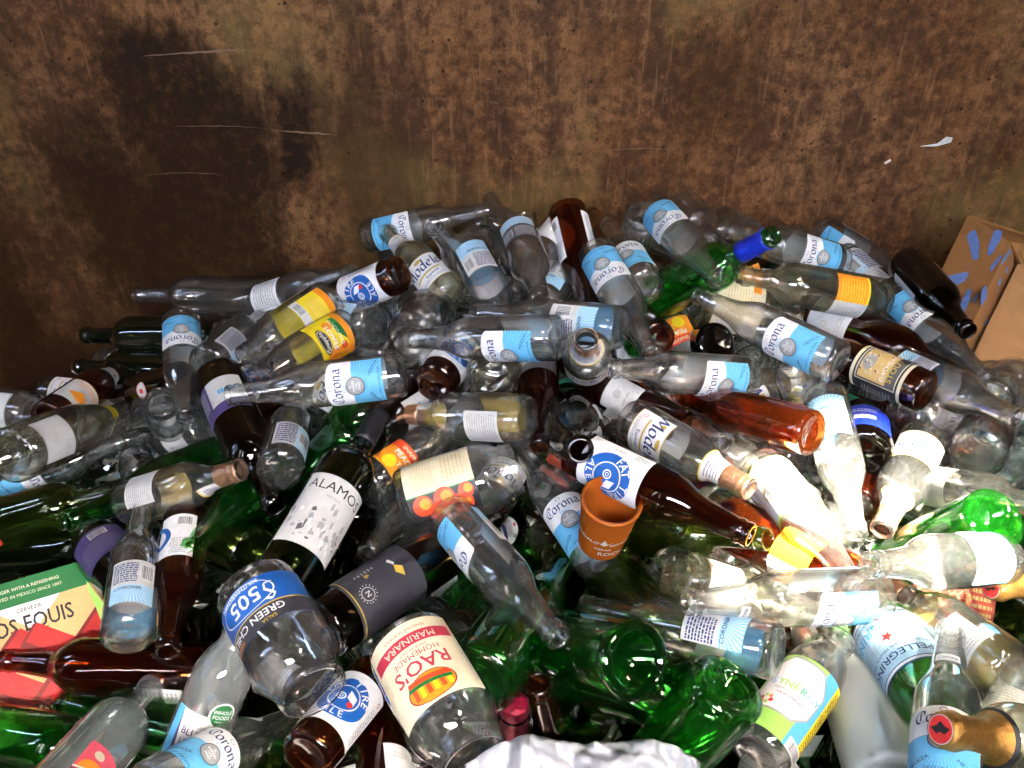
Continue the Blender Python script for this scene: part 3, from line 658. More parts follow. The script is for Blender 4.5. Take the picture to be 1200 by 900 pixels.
# ------------------------------------------------------------------ every bottle and jar one can make out in the heap
# shape, glass, labels, base x y, mouth x y (photo positions), fit, which end is nearer (1 mouth, -1 base, 0 follows the slope), height in the heap, label turn, label text
T = '''
longneck|clear_glass|sun|430,278|572,246|F|0|1|0|clear beer bottle with blue label along the steel wall, leftmost on the crest
longneck|clear_glass||612,310|573,230|F|-1|0|0|clear bare bottle whose thin neck points up highest at the top of the heap
small_jar|clear_glass||618,312|612,248|F|1|-1|0|small empty clear jar standing upright by the wall left of the brown bottle
longneck|clear_glass||575,335|505,262|F|1|0|0|clear bottle neck beside the mouth of the lying beer bottle at the left crest
longneck|clear_glass|sunb|547,288|606,400|F|0|2|-10|clear beer bottle, barcode side up, leaning neck down onto the paired level bottles
salsa_jar|clear_glass||548,310|570,276|F|1|0|0|clear round jar opening between the two leaning clear bottles near the crest
longneck|clear_glass|ctext|606,268|634,352|F|0|1|0|clear bottle with dark printed back label, left of the blank white label near the crest
stubby|clear_glass|wblank|660,266|598,345|F|1|1|0|clear bottle with blank white label right under the upright brown bottle
longneck|brown_glass|tireback|664,244|700,392|F|1|1|80|dark brown bottle upside down against the wall, highest brown one on the crest
longneck|clear_glass|sun|632,362|683,276|F|-1|1|155|clear beer bottle, open neck pointing at the wall, below the blank white label
longneck|clear_glass|sun|698,296|765,415|F|0|3|0|clear beer bottle, upside down blue and white label in the centre under the crest
longneck|clear_glass|sun|768,247|842,330|F|0|2|0|highest clear beer bottle with upside down blue label, leaning on the wall mid crest
longneck|clear_glass|sun|757,337|712,262|F|-1|1|0|clear beer bottle showing its round base, between the two upside down blue labels
longneck|amber_glass||744,300|693,250|F|-1|-1|0|small amber bottle with thin neck pointing up left at the crest
longneck|clear_glass|yneck|740,262|800,290|B|0|0|40|clear bottle with a yellow band lying behind the highest blue label
bordeaux|bright_green_glass|bluecap|738,365|908,275|F|1|2|0|bright green wine bottle with royal blue capsule on the crest
longneck|clear_glass||805,242|836,284|F|1|1|0|clear bottle with its ringed mouth facing out, right of the highest blue label
longneck|clear_glass|sun|985,308|850,268|F|0|1|0|clear beer bottle with blue and white label just right of the blue capsule
longneck|clear_glass|sun|963,270|1075,340|F|0|1|40|clear beer bottle with half turned blue label, rightmost against the wall before the carton
longneck|clear_glass|strip+bar|985,300|1092,392|F|0|1|-30|clear bottle with a long torn paper strip on it, above the orange labelled bottle
spirit|pale_glass|ostrip|1035,352|866,322|F|0|3|0|clear spirit bottle with orange and white label and amber dregs in its neck
longneck|clear_glass|sun|1048,347|1158,447|F|0|2|-10|clear beer bottle with blue label below the black bottle and left of the cardboard carton
stubby|black_glass|white|1062,308|1135,389|F|1|4|95|stout black bottle lying beside the cardboard carton
longneck|clear_glass||1075,345|1165,455|F|0|0|0|clear bare bottle under the black bottle beside the carton
bomber|brown_glass|white|945,362|1135,447|F|0|1|0|long dark brown bottle with a plain white label below the orange labelled spirit bottle
longneck|brown_glass|stout|1087,460|925,392|F|0|2|0|brown bottle with black and gold stout label right of centre
longneck|clear_glass|sunb|1050,425|1195,492|F|0|2|0|clear beer bottle with its pale back label up, right of the stout label
jar|pale_glass|cream|818,350|938,378|F|0|0|0|cream labelled jar lying on its side below the green bottle with blue capsule
longneck|clear_glass|sun|984,426|816,345|F|0|3|-20|clear beer bottle lying across the cream labelled jar
longneck|teal_glass|white+greenring|870,362|757,366|F|1|0|0|greenish clear bottle with a green ring round its mouth, left of the cream labelled jar
juice|clear_glass|snapo|782,372|835,478|F|0|1|0|square shouldered clear bottle with orange tea label in the middle of the heap
longneck|clear_glass|sun|880,442|712,431|F|0|3|-30|clear beer bottle lying level under the orange tea label, its round base to the right
small_jar|clear_glass||890,450|876,412|F|1|1|0|small clear jar with its ringed mouth up, right of the orange tea label
stubby|clear_glass|mod+foil|835,492|950,428|F|-1|1|50|clear beer bottle with copper foil neck pointing up right, under the round clear jar rim
small_jar|clear_glass||940,470|927,420|F|1|3|0|small clear jar with wide rim lying over a copper foil neck
small_jar|black_glass|yblack|925,500|940,452|F|-1|1|0|dark jar with yellow and black label below the copper foil neck at centre right
longneck|rust_glass|wlines|953,508|792,462|F|0|2|150|reddish amber bottle lying below the level clear beer bottle, with pale label underneath
longneck|amber_glass||985,480|1065,505|B|0|-1|0|amber bottle end beneath the stout label
stubby|clear_glass|mod+foil|738,492|880,574|F|0|4|20|clear beer bottle, white label, copper foil neck pointing down right above the blue ringed label
stubby|clear_glass|mod+foil|945,600|812,499|F|0|2|0|clear bottle with copper foil neck pointing up left, just under the reddish amber bottle
longneck|clear_glass|mikes|893,545|1005,690|F|0|3|0|clear bottle with large white label and brown oval mark, in the brightly sunlit patch
longneck|clear_glass|sunb|966,462|1004,628|F|1|4|0|clear beer bottle standing neck down into the bright patch, its barcode up
longneck|clear_glass||955,490|973,430|F|-1|2|0|clear bottle neck ending in a round lip above the neck down beer bottle
salsa_jar|black_glass|bluew|1012,535|1010,488|F|-1|1|0|dark jar with cobalt blue label beside the neck down beer bottle
salsa_jar|clear_glass||1120,490|1056,487|F|1|1|0|clear jar on its side with milled rim, below the stout label
stubby|clear_glass|mod+foil|1062,478|1172,497|F|-1|0|40|clear bottle with copper foil neck at the right edge below the carton
stubby|clear_glass|mod+foil|1083,514|1033,622|F|0|3|0|clear beer bottle with white upside down label, its neck down in the bright patch
salsa_jar|clear_glass||1142,532|1163,500|F|-1|2|0|clear jar showing its round ribbed base, at right below the carton
longneck|brown_glass||1003,592|1058,488|F|-1|1|0|dark brown bottle between the neck down bottles at right
bordeaux|bright_green_glass||1168,607|1000,680|F|-1|2|0|bright green wine bottle lying in the sunlit patch at right
longneck|clear_glass|sun|1174,655|1018,662|F|0|5|10|clear beer bottle lying level across the bright green wine bottle
longneck|clear_glass|wblank|1085,568|1228,596|F|0|2|0|clear bottle with rounded shoulder at the right edge above the bright green bottle
longneck|clear_glass|sun3|1032,697|803,706|F|0|5|-60|clear beer bottle lying level below the bright patch, base to the right
longneck|clear_glass|sunb|912,764|683,710|F|0|4|30|clear beer bottle with ribbed mouth pointing left, just below the level one
longneck|pale_glass|wblank|793,671|945,720|F|-1|3|0|yellowish clear bottle showing its round base beside the orange tumbler
bordeaux|rust_glass|ostrip|1005,690|792,580|F|0|2|0|amber wine bottle with orange label slanting into the bright patch
longneck|brown_glass|tire|672,528|880,628|F|0|4|22|brown bottle with white label and blue ring behind the orange tumbler
longneck|brown_glass|tagcard|800,505|646,418|F|0|2|0|dark brown long neck bottle with a square pale tag, pointing up left
longneck|brown_glass|dark|630,403|632,525|F|1|2|20|dark bottle with grey black label, neck straight down in the centre
stubby|clear_glass|mod+foil|688,428|687,398|F|1|3|0|clear bottle with copper foil pointing straight out of the heap centre
burgundy|black_glass||668,486|680,528|F|1|2|0|dark wine bottle with its mouth pointing out at the viewer above the orange tumbler
small_jar|brown_glass|teallid|668,500|664,460|F|-1|0|0|small jar with a teal green lid beside the dark wine bottle mouth
longneck|clear_glass|sun|704,662|604,512|F|0|3|0|clear beer bottle with mouth up and blue foot label against the orange tumbler
stubby|clear_glass|mod+foil|620,491|467,485|F|0|3|150|clear beer bottle lying level with copper foil neck pointing left, left of centre
jar|clear_glass|tomato|470,592|608,548|F|0|4|-38|large clear jar with cream label and red tomatoes picture
longneck|clear_glass|sun|527,604|656,750|F|0|5|75|clear beer bottle lying neck down over the green bottles in the middle
tumbler|orange_glass|tumbler|703,636|717,586|F|1|5|10|orange frosted glass tumbler with white print, open end up
salsa_jar|black_glass|organic|592,612|545,640|F|0|1|-20|dark jar with a round white and green sticker below the tomato jar
bordeaux|dark_glass|alamos+darkcap|322,697|446,484|F|0|3|5|dark olive wine bottle with white mountain label, neck pointing up at centre left
bordeaux|black_glass|darkwine|376,738|585,600|F|0|3|0|near black wine bottle with charcoal label and gold line, below the mountain label
jar|clear_glass|raos|478,752|556,892|F|0|5|0|tomato sauce jar with upside down cream label and red band at bottom centre
jar|clear_glass|505|300,690|368,812|F|1|6|25|large clear open mouthed jar with black and blue label at the bottom left
longneck|brown_glass|tire|358,888|482,742|F|0|3|-20|brown bottle with white label and blue ring below the open mouthed jar at bottom left
longneck|brown_glass|white|458,985|440,798|F|0|2|60|brown bottle, neck up, left of the red banded sauce jar at bottom edge
longneck|clear_glass||548,770|480,700|F|-1|2|0|clear bare bottle just behind the red banded sauce jar
bordeaux|black_glass|pinkcap|600,1010|603,824|F|1|0|0|wine bottle with a bright pink capsule at the bottom edge
bomber|brown_glass|rcream|672,965|630,800|F|1|0|10|dark brown bottle with round cream label at the bottom edge
burgundy|bright_green_glass||856,802|700,985|F|-1|5|0|large bright green bottle showing its wide base, bottom right of centre
kombucha|clear_glass|synergy|885,885|985,748|F|0|5|0|clear wide mouthed bottle with lime, blue and yellow label at bottom right
kombucha|clear_glass|nutri|900,985|902,855|F|-1|3|0|bottle with a white nutrition label at the bottom edge right of centre
burgundy|frosted_glass||1046,925|975,725|F|0|2|0|milky frosted bottle standing between the lime label and the pale blue label
mineral|bright_green_glass|pelle|1030,733|1188,950|F|0|5|0|green mineral water bottle with pale blue label and red star at bottom right
longneck|clear_glass|sun3|1104,965|1114,735|F|0|8|-5|clear beer bottle standing neck up at the bottom right corner
spirit|pale_glass|goldcap|1312,890|1104,855|F|1|8|0|spirit bottle with gold capsule lying across the corner beer bottle
stubby|clear_glass|mod+foil|1192,795|1038,682|F|0|4|170|clear beer bottle with copper foil neck right of the red star label
spirit|pale_glass|goldcap|1335,672|1162,688|F|1|3|0|bottle with gold capsule and red end at the right edge above the copper foil neck
longneck|clear_glass|wblank|1150,900|1215,790|B|0|3|0|clear bottle leaning off the right edge beside the corner beer bottle
jar|clear_glass||1230,830|1170,800|F|0|2|0|clear jar at the right edge level with the red star
longneck|clear_glass|sun|1235,905|1190,800|F|0|2|0|clear beer bottle cut off by the right edge near the bottom corner
longneck|clear_glass|sun|172,928|348,838|F|0|5|-10|clear beer bottle with blue label cut off by the bottom edge at left
kombucha|misty_glass|blueb|205,925|292,715|F|0|2|10|misted bottle with white fruit drink label and round green seal
bordeaux|misty_glass|pink+cap|25,985|182,800|F|0|5|15|misted clear bottle with silver cap and pink orange label in the bottom left corner
bordeaux|green_glass||285,880|70,822|F|0|2|0|dark green wine bottle with ringed mouth lying over the printed carton at bottom left
bordeaux|green_glass||-60,850|150,888|F|0|1|0|dark green wine bottle lying in the bottom left corner beneath the silver capped one
bomber|brown_glass|wlines|250,790|2,774|F|0|4|-80|dark brown bottle lying level across the printed beer carton
longneck|clear_glass|sunb|149,748|166,590|F|0|4|0|clear beer bottle standing neck up beside the printed carton
longneck|brown_glass|tireback|219,606|196,765|F|0|3|20|brown bottle with white back label and barcode, neck down, left of the open mouthed jar
burgundy|black_glass|purpled|160,690|85,600|F|-1|1|0|dark wine bottle with purple label behind the neck up beer bottle at left
stubby|clear_glass|mod+foil|150,590|284,550|F|0|4|150|clear beer bottle with copper foil neck lying over the green wine bottle at left
burgundy|green_glass||285,530|78,612|F|0|2|0|long green wine bottle with mouth pointing down left, under the copper foil beer bottle
bordeaux|olive_glass|redolive|-70,632|150,572|F|0|2|10|long pale olive wine bottle with red ring label at the left edge
longneck|clear_glass|sun|-10,576|150,515|F|0|3|50|clear beer bottle with blue label lying at the left edge above the olive bottle
burgundy|pale_glass|wblank+yneck|10,535|156,477|F|0|3|0|pale wine bottle with grey label and yellow neck band at the left edge
longneck|brown_glass|dotneck|55,492|150,426|F|0|2|0|brown bottle with orange and white label and small neck label at the far left
longneck|black_glass|rred|215,445|130,468|F|0|2|0|black bottle with a round red sticker right of the small neck label at far left
bordeaux|dark_glass||262,396|96,393|F|0|0|0|black green wine bottle lying level against the wall at far left
bordeaux|dark_glass||245,440|90,430|F|0|-1|0|second black green wine bottle lying lower, its mouth at the far left
bordeaux|clear_glass||332,350|158,345|F|0|1|0|clear wine bottle lying level against the wall at left
longneck|clear_glass|sun|212,376|218,490|F|0|3|0|clear beer bottle with upside down blue label standing alone at the left of the heap
longneck|clear_glass|bar|242,427|312,365|F|-1|3|20|clear bottle showing its round base right of the lone upside down blue label
small_jar|clear_glass||262,388|292,425|F|1|2|0|small ribbed jar neck below the barcode bottle at left
bordeaux|black_glass|purple|256,440|322,596|F|0|4|25|black wine bottle with purple and white label pointing down right at left
longneck|clear_glass|sun|477,438|264,464|F|0|5|-15|clear beer bottle lying level across the wine bottle with the purple label
longneck|clear_glass|bar|327,552|350,462|F|-1|5|20|clear bottle showing its round base below the level beer bottle at left
longneck|brown_glass|tire|330,480|246,412|F|-1|1|10|brown bottle with blue ring label seen behind a clear bottle neck at left
juice|clear_glass|snapback|386,352|286,420|F|0|4|0|clear juice bottle with yellow back label, upper one of the yellow pair
juice|clear_glass|snap|408,385|300,448|F|0|4|0|clear juice bottle with yellow and orange front label, lower one of the yellow pair
longneck|brown_glass|tire|470,320|345,372|F|0|2|-10|brown bottle with blue ring label at the left crest of the heap
longneck|clear_glass|wlines|298,356|415,318|F|0|1|-20|clear bottle with small white printed label above the yellow pair
stubby|pale_glass|mod|532,350|450,270|F|-1|1|0|clear beer bottle with white label and bare neck pointing up left below the left crest
salsa_jar|clear_glass|bar|442,382|388,372|F|-1|2|0|small jar showing its round base right of the yellow pair
jar|clear_glass|wlines|504,368|482,408|F|1|3|180|wide clear jar with its open mouth facing out, left of the paired level bottles
longneck|clear_glass|sun|655,396|477,397|F|0|5|-50|lower and nearer of the paired level clear beer bottles, neck over the wide jar
longneck|clear_glass|sunb|729,384|555,366|F|0|3|0|upper and farther of the paired level clear beer bottles in the centre
longneck|brown_glass|tire|508,450|570,370|F|-1|2|0|brown bottle with blue ring label and dark base below the paired level bottles
salsa_jar|pale_glass||582,415|576,446|F|1|2|0|clear threaded jar with mouth down and yellow inside, below the paired level bottles
bordeaux|black_glass|purple|428,505|560,420|F|-1|2|60|black wine bottle showing its round dark base behind the mountain label bottle's neck
bordeaux|green_glass||420,490|330,620|F|-1|2|0|green wine bottle base beside the dark round base at centre left
juice|clear_glass|snapo|425,572|536,498|F|0|2|0|clear juice bottle with orange label between the mountain label and the tomato jar
burgundy|green_glass||350,520|215,650|F|0|0|0|green wine bottle under the clear round based bottle at left
longneck|clear_glass||500,560|430,650|F|0|1|0|clear bottle crushed in beside the mountain label
burgundy|green_glass||560,800|668,650|F|0|2|0|green wine bottle whose ringed mouth touches the orange tumbler's foot
burgundy|olive_glass||790,745|672,640|F|0|1|0|olive wine bottle below the orange tumbler
bordeaux|olive_glass||690,615|900,632|F|0|1|0|olive wine bottle lying level right of the orange tumbler
burgundy|green_glass||748,775|590,742|F|-1|2|0|green bottle showing its rounded base in the dark hollow
burgundy|green_glass||560,720|700,800|B|0|1|0|green bottle beneath the neck down beer bottle in the middle
bordeaux|green_glass||480,785|600,650|F|0|0|0|green wine bottle beneath the red banded sauce jar
bordeaux|dark_glass||700,845|560,790|F|0|0|0|black green bottle lying in the dark hollow above the plastic bag
longneck|brown_glass||640,720|541,728|F|1|0|0|brown bottle mouth peeping between green bottles right of the charcoal label
burgundy|green_glass||610,660|500,820|F|0|0|0|green bottle beneath the middle beer bottle's base
bordeaux|dark_glass||-40,650|110,640|B|0|1|0|dark wine bottle at the left edge above the printed carton
bordeaux|olive_glass||130,660|-30,690|F|0|0|0|dark olive bottle resting on top of the printed carton
bordeaux|olive_glass||300,650|180,600|F|0|0|0|dusty olive bottle right of the white back label at left
bordeaux|green_glass||250,610|340,560|B|0|-1|0|green bottle shoulder under the copper foil neck at left
salsa_jar|clear_glass|wblank|40,485|-20,478|F|-1|2|0|clear jar showing its base at the far left edge
stubby|clear_glass|wblank|245,500|160,520|F|0|1|0|clear bottle with grey label near the black wine bottle at left
longneck|clear_glass||205,470|140,500|F|0|1|0|clear bare bottle under the lone upside down blue label
small_jar|clear_glass||200,500|188,470|F|1|2|0|small ribbed clear jar below the lone upside down blue label
salsa_jar|clear_glass||1190,445|1160,470|F|1|2|0|ribbed clear jar at the right edge under the carton
longneck|teal_glass||1130,560|1215,530|B|0|1|0|greenish clear bottle at the right edge beside the ribbed base
cup|clear_glass|wblank|772,478|800,452|F|-1|1|0|clear plastic cup with white sticker left of the reddish amber bottle
longneck|clear_glass||1145,470|1235,500|B|0|0|0|clear bare bottle at the right edge behind the ribbed base jar
bordeaux|bright_green_glass||1250,610|1110,640|F|0|1|0|green bottle at the right edge beyond the level beer bottle
longneck|clear_glass|wlines|1240,700|1120,640|F|0|1|0|clear bottle by the gold capsule at the right edge
burgundy|pale_glass||980,700|1080,760|B|0|0|0|pale bottle under the base of the level beer bottle at right
longneck|brown_glass||770,400|700,330|F|0|0|0|brown bottle end between the upside down blue labels and the orange tea label
longneck|black_glass|white|840,400|770,420|F|-1|0|0|black bottle between the orange tea label and the small clear jar
longneck|clear_glass||700,440|830,480|B|0|-1|0|clear bottle beneath the level clear beer bottle in the centre
stubby|clear_glass|mod|430,480|330,430|F|0|0|0|clear beer bottle beneath the yellow pair and level beer bottle
longneck|clear_glass||560,345|490,320|F|0|-1|0|clear bottle beneath the white label bottle at the left crest
longneck|clear_glass|sunb|900,290|800,262|F|0|-1|0|clear bottle against the wall behind the blue capsule
longneck|clear_glass||970,310|905,262|F|-1|-1|0|clear bottle behind the blue and white label right of the blue capsule
longneck|clear_glass||430,355|352,330|F|0|0|0|clear bottle between the printed white label and the blue ring label at the left crest
longneck|clear_glass|bloom|560,520|520,440|F|-1|1|0|clear bottle above the level copper foil beer bottle
longneck|green_glass||690,330|745,410|F|0|-1|0|pale green bottle beneath the upside down blue label in the centre
small_jar|clear_glass||745,285|752,250|F|1|0|0|tiny clear jar standing at the crest between the amber neck and the highest blue label
longneck|clear_glass||845,258|905,290|F|1|-1|0|clear bare bottle on the wall side of the blue capsule
salsa_jar|clear_glass||578,268|560,262|F|-1|-1|0|small clear jar base against the wall left of the thin raised neck
longneck|clear_glass|sunb|655,300|700,345|F|1|0|0|clear bottle squeezed between blank white label and big upside down blue label
small_jar|clear_glass||920,330|940,300|F|1|0|0|small clear jar rim above the orange and white label
longneck|clear_glass||1010,345|1075,420|F|1|-1|0|clear neck below the paper strip bottle near the right crest
stubby|clear_glass|wblank|905,345|980,372|F|1|0|0|clear bottle with grey label between cream labelled jar and orange labelled bottle
small_jar|clear_glass||455,350|452,332|F|1|1|0|clear jar, dark open rim, above the round jar base right of the yellow pair
longneck|clear_glass||455,290|520,330|F|0|-1|0|clear bare bottle below the leftmost crest bottle
salsa_jar|pale_glass||1175,470|1160,445|F|1|1|0|threaded clear jar rim at the right edge just below the carton
longneck|clear_glass||640,450|560,470|F|0|0|0|clear bare bottle left of the grey black label
small_jar|clear_glass||395,345|378,330|F|1|0|0|small clear jar rim behind the upper yellow labelled bottle
longneck|clear_glass||255,470|180,440|F|0|1|0|clear bare neck left of the purple and white label
longneck|clear_glass|wlines|760,470|700,500|F|0|0|0|clear bottle behind the square pale tag
salsa_jar|clear_glass|wblank|575,480|560,455|F|-1|0|0|clear jar base above the level copper foil bottle
longneck|clear_glass||780,500|850,520|F|0|0|0|clear bottle behind the two copper foil necks
small_jar|clear_glass||1112,445|1130,425|F|1|1|0|small clear jar rim beside the blue labelled bottle neck near the carton
longneck|clear_glass||1060,770|1170,840|B|0|2|0|clear bottle beneath the copper foil bottle right of the red star label
kombucha|clear_glass||455,790|400,700|F|0|1|0|clear bottle between the open mouthed jar and the red banded sauce jar
stubby|clear_glass|mod+foil|150,505|235,455|F|0|-1|30|clear beer bottle with copper foil neck right of the pale wine bottle at left
stubby|clear_glass|mod+foil|600,545|535,650|F|0|1|10|clear beer bottle with copper foil neck pointing down below the tomato jar
stubby|clear_glass|mod+foil|1010,395|895,330|F|0|0|40|clear beer bottle with copper foil neck beneath the orange labelled spirit bottle
'''
FRONT_Y = -.55
OPEN = (-.38, .40, 1.60, 1.92)     # added opening behind the viewer, acting as a soft light: x0, x1, z0, z1
SUN_DIR = (.25, -.45, 1)
_p = at(985, 640, heap_depth(985, 640) - .06); _k = (2.9 - _p.z) / SUN_DIR[2]
_h = (_p.x + SUN_DIR[0] * _k, _p.y + SUN_DIR[1] * _k)
HOLE = (_h[0] - .13, _h[0] + .12, _h[1] - .12, _h[1] + .12)    # added gap overhead that shapes the sun into one patch
SUN_E, SUN_A, EXPO, PANE = 4.0, 4.0, 6.35, .9
# ------------------------------------------------------------------ place the bottles: solve each one's tilt, then let them settle against each other
NAMES = {'longneck': ('beer_bottle', 'bottle'), 'stubby': ('beer_bottle', 'bottle'), 'bomber': ('beer_bottle', 'bottle'), 'bordeaux': ('wine_bottle', 'bottle'), 'burgundy': ('wine_bottle', 'bottle'),
 'mineral': ('water_bottle', 'bottle'), 'spirit': ('spirit_bottle', 'bottle'), 'juice': ('juice_bottle', 'bottle'), 'kombucha': ('drink_bottle', 'bottle'), 'jar': ('glass_jar', 'jar'),
 'salsa_jar': ('glass_jar', 'jar'), 'small_jar': ('glass_jar', 'jar'), 'sauce': ('sauce_bottle', 'bottle'), 'tumbler': ('glass_tumbler', 'tumbler'), 'cup': ('plastic_cup', 'cup')}
GROUPS = {'bottle': 'empty bottles in the heap', 'jar': 'empty jars in the heap', 'tumbler': None, 'cup': None}
items = []
for row in T.strip().splitlines():
    k, mat, dec, b, m, fit, sg, lay, roll, label = [c.strip() for c in row.split('|')]
    bx, by = map(float, b.split(',')); mx, my = map(float, m.split(','))
    items.append(dict(kind=k, mat=mat, dec=dec, b=(bx, by), m=(mx, my), fit=fit, sg=int(sg), lay=float(lay), roll=float(roll), label=label))
def pose(it, d):
    """3D base and mouth for a mean depth d"""
    L = KD[it['kind']]['L']; (bx, by), (mx, my) = it['b'], it['m']
    sg = it['sg'] or (1 if heap_depth(bx, by) > heap_depth(mx, my) else -1)
    if it['fit'] == 'B':
        P = at(bx, by, d); hb = heap_depth(bx, by)
        Q = at(mx, my, d + heap_depth(mx, my) - hb); v = (Q - P).normalized()
        return P, P + v * L
    lo, hi = 0.0, L / 2
    f = lambda q: (at(mx, my, d - sg * q) - at(bx, by, d + sg * q)).length
    if f(0) >= L:                      # a little too far off for its size: keep it across the line of sight
        P, Q = at(bx, by, d), at(mx, my, d); c = (P + Q) / 2; v = (Q - P).normalized()
        return c - v * L / 2, c + v * L / 2
    for _ in range(22):
        q = (lo + hi) / 2
        if f(q) < L: lo = q
        else: hi = q
    return at(bx, by, d + sg * lo), at(mx, my, d - sg * lo)
def fit_scale(it, d):
    L = KD[it['kind']]['L']
    n = (at(*it['m'], d) - at(*it['b'], d)).length
    return L / n if it['fit'] == 'F' and n > L else 1.0
for it in items:
    cx, cy = (it['b'][0] + it['m'][0]) / 2, (it['b'][1] + it['m'][1]) / 2
    it['d0'] = heap_depth(cx, min(cy, 1000)) - it['lay'] * .022 + .03
    s = fit_scale(it, it['d0'])
    if s < 1: it['d0'] *= max(s, .86)
    it['d'] = it['d0']
def spheres(it):
    P, Q = pose(it, it['d']); L = KD[it['kind']]['L']; n = 7
    return np.array([list(P.lerp(Q, (i + .5) / n)) for i in range(n)]), np.array([radius(it['kind'], L * (i + .5) / n) for i in range(n)])
def settle(items, rounds=26, movable=None):
    for rnd in range(rounds):
        SP = [spheres(it) for it in items]
        C = np.array([s[0].mean(0) for s in SP]); push = np.zeros(len(items))
        for i in range(len(items)):
            near = np.where(np.linalg.norm(C - C[i], axis=1) < .32)[0]
            for j in near:
                if j <= i: continue
                D = np.linalg.norm(SP[i][0][:, None] - SP[j][0][None], axis=2)
                ov = (SP[i][1][:, None] + SP[j][1][None]) * .93 - D
                o = ov.max()
                if o > .001:
                    a, b = np.unravel_index(ov.argmax(), ov.shape)
                    di = items[i]['lay'] - items[j]['lay']
                    if di == 0: di = 1 if (np.linalg.norm(SP[i][0][a] - np.array(CAM)) < np.linalg.norm(SP[j][0][b] - np.array(CAM))) else -1
                    k = min(o * .45, .012) * (1 if di > 0 else -1)
                    push[i] -= k; push[j] += k
        for i, it in enumerate(items):
            it['d'] += max(-.015, min(.015, push[i])) + (it['d0'] - it['d']) * .06
            it['d'] = max(it['d0'] - .13, min(it['d0'] + .13, it['d']))
            P, Q = pose(it, it['d']); far = max(P.y, Q.y) + .035
            if far > WALL_Y: it['d'] -= (far - WALL_Y) * .8
settle(items)
def build_item(it):
    kind = it['kind']; name, cat = NAMES[kind]
    root = empty(name, it['label'], cat, GROUPS.get(cat))
    P, Q = pose(it, it['d']); z = (Q - P).normalized()
    c = (P + Q) / 2; v = (CAM - c); v = (v - z * v.dot(z)).normalized()
    x = Quaternion(z, R(it['roll'])) @ v; y = z.cross(x)
    M = Matrix((x, y, z)).transposed().to_4x4(); M.translation = P
    root.matrix_world = M
    nm = {'jar': 'glass_body', 'tumbler': 'glass_body', 'cup': 'cup_body'}.get(cat, 'glass_body')
    obj(nm, body_mesh(kind, it['mat']), root)
    decorate(root, kind, it['dec'])
    return root

# ------------------------------------------------------------------ the layer beneath: bottles of which only slivers show
NICK = [((640, 250), 'brown bottle on the crest'), ((467, 270), 'leftmost crest bottle'), ((780, 265), 'highest blue label'), ((885, 285), 'blue capsule'), ((965, 335), 'orange and white label'),
 ((1095, 345), 'black bottle by the carton'), ((1140, 330), 'cardboard carton'), ((1035, 440), 'stout label'), ((870, 365), 'cream labelled jar'), ((795, 395), 'orange tea label'), ((930, 430), 'round clear jar rim'),
 ((890, 490), 'reddish amber bottle'), ((968, 520), 'neck down bottle'), ((935, 590), 'brown oval mark'), ((1143, 532), 'ribbed round base'), ((1100, 605), 'sunlit green bottle'), ((920, 700), 'level bottle by the bright patch'),
 ((830, 670), 'yellowish round base'), ((705, 610), 'orange tumbler'), ((740, 565), 'blue ringed label'), ((717, 475), 'square pale tag'), ((630, 450), 'grey black label'), ((678, 510), 'dark wine bottle mouth'),
 ((545, 575), 'tomato jar'), ((540, 490), 'level copper foil bottle'), ((385, 620), 'mountain label'), ((455, 690), 'charcoal label'), ((505, 800), 'red banded sauce jar'), ((330, 750), 'open mouthed jar'),
 ((390, 840), 'blue ringed label at the bottom'), ((603, 840), 'pink capsule'), ((820, 830), 'large bright green bottle'), ((920, 810), 'lime label'), ((1010, 850), 'frosted bottle'), ((1070, 770), 'red star label'),
 ((1110, 870), 'corner beer bottle'), ((60, 740), 'printed beer carton'), ((152, 690), 'neck up bottle by the carton'), ((215, 650), 'white back label'), ((235, 830), 'misted bottle'), ((110, 860), 'silver cap'),
 ((130, 580), 'long green wine bottle'), ((40, 600), 'red ring label'), ((80, 510), 'yellow neck band'), ((212, 405), 'lone upside down label'), ((150, 390), 'black green bottle on the wall'), ((285, 500), 'purple and white label'),
 ((365, 450), 'level beer bottle at left'), ((360, 385), 'yellow pair'), ((430, 330), 'blue ringed label at left crest'), ((520, 340), 'bare necked beer bottle'), ((485, 400), 'wide jar mouth'), ((620, 395), 'paired level bottles'),
 ((710, 325), 'upside down label mid heap'), ((437, 497), 'round dark base'), ((650, 720), 'dark green hollow')]
rd = random.Random(21)
COLOUR = {'clear_glass': 'clear', 'pale_glass': 'yellowish', 'green_glass': 'green', 'olive_glass': 'olive', 'dark_glass': 'dark green', 'brown_glass': 'brown', 'black_glass': 'black', 'bright_green_glass': 'bright green', 'teal_glass': 'bluish'}
used = set(); fill = []
def top_y(x): return float(np.interp(x, [0, 100, 200, 300, 450, 600, 950, 1100, 1200], [500, 450, 390, 360, 305, 285, 300, 360, 440]))
spots = []
for gy in range(300, 960, 72):
    for gx in range(-20, 1240, 84):
        x = gx + rd.uniform(-24, 24) + (37 if (gy // 62) % 2 else 0); y = gy + rd.uniform(-22, 22)
        if y > top_y(max(0, min(1200, x))) + 22: spots.append((x, y))
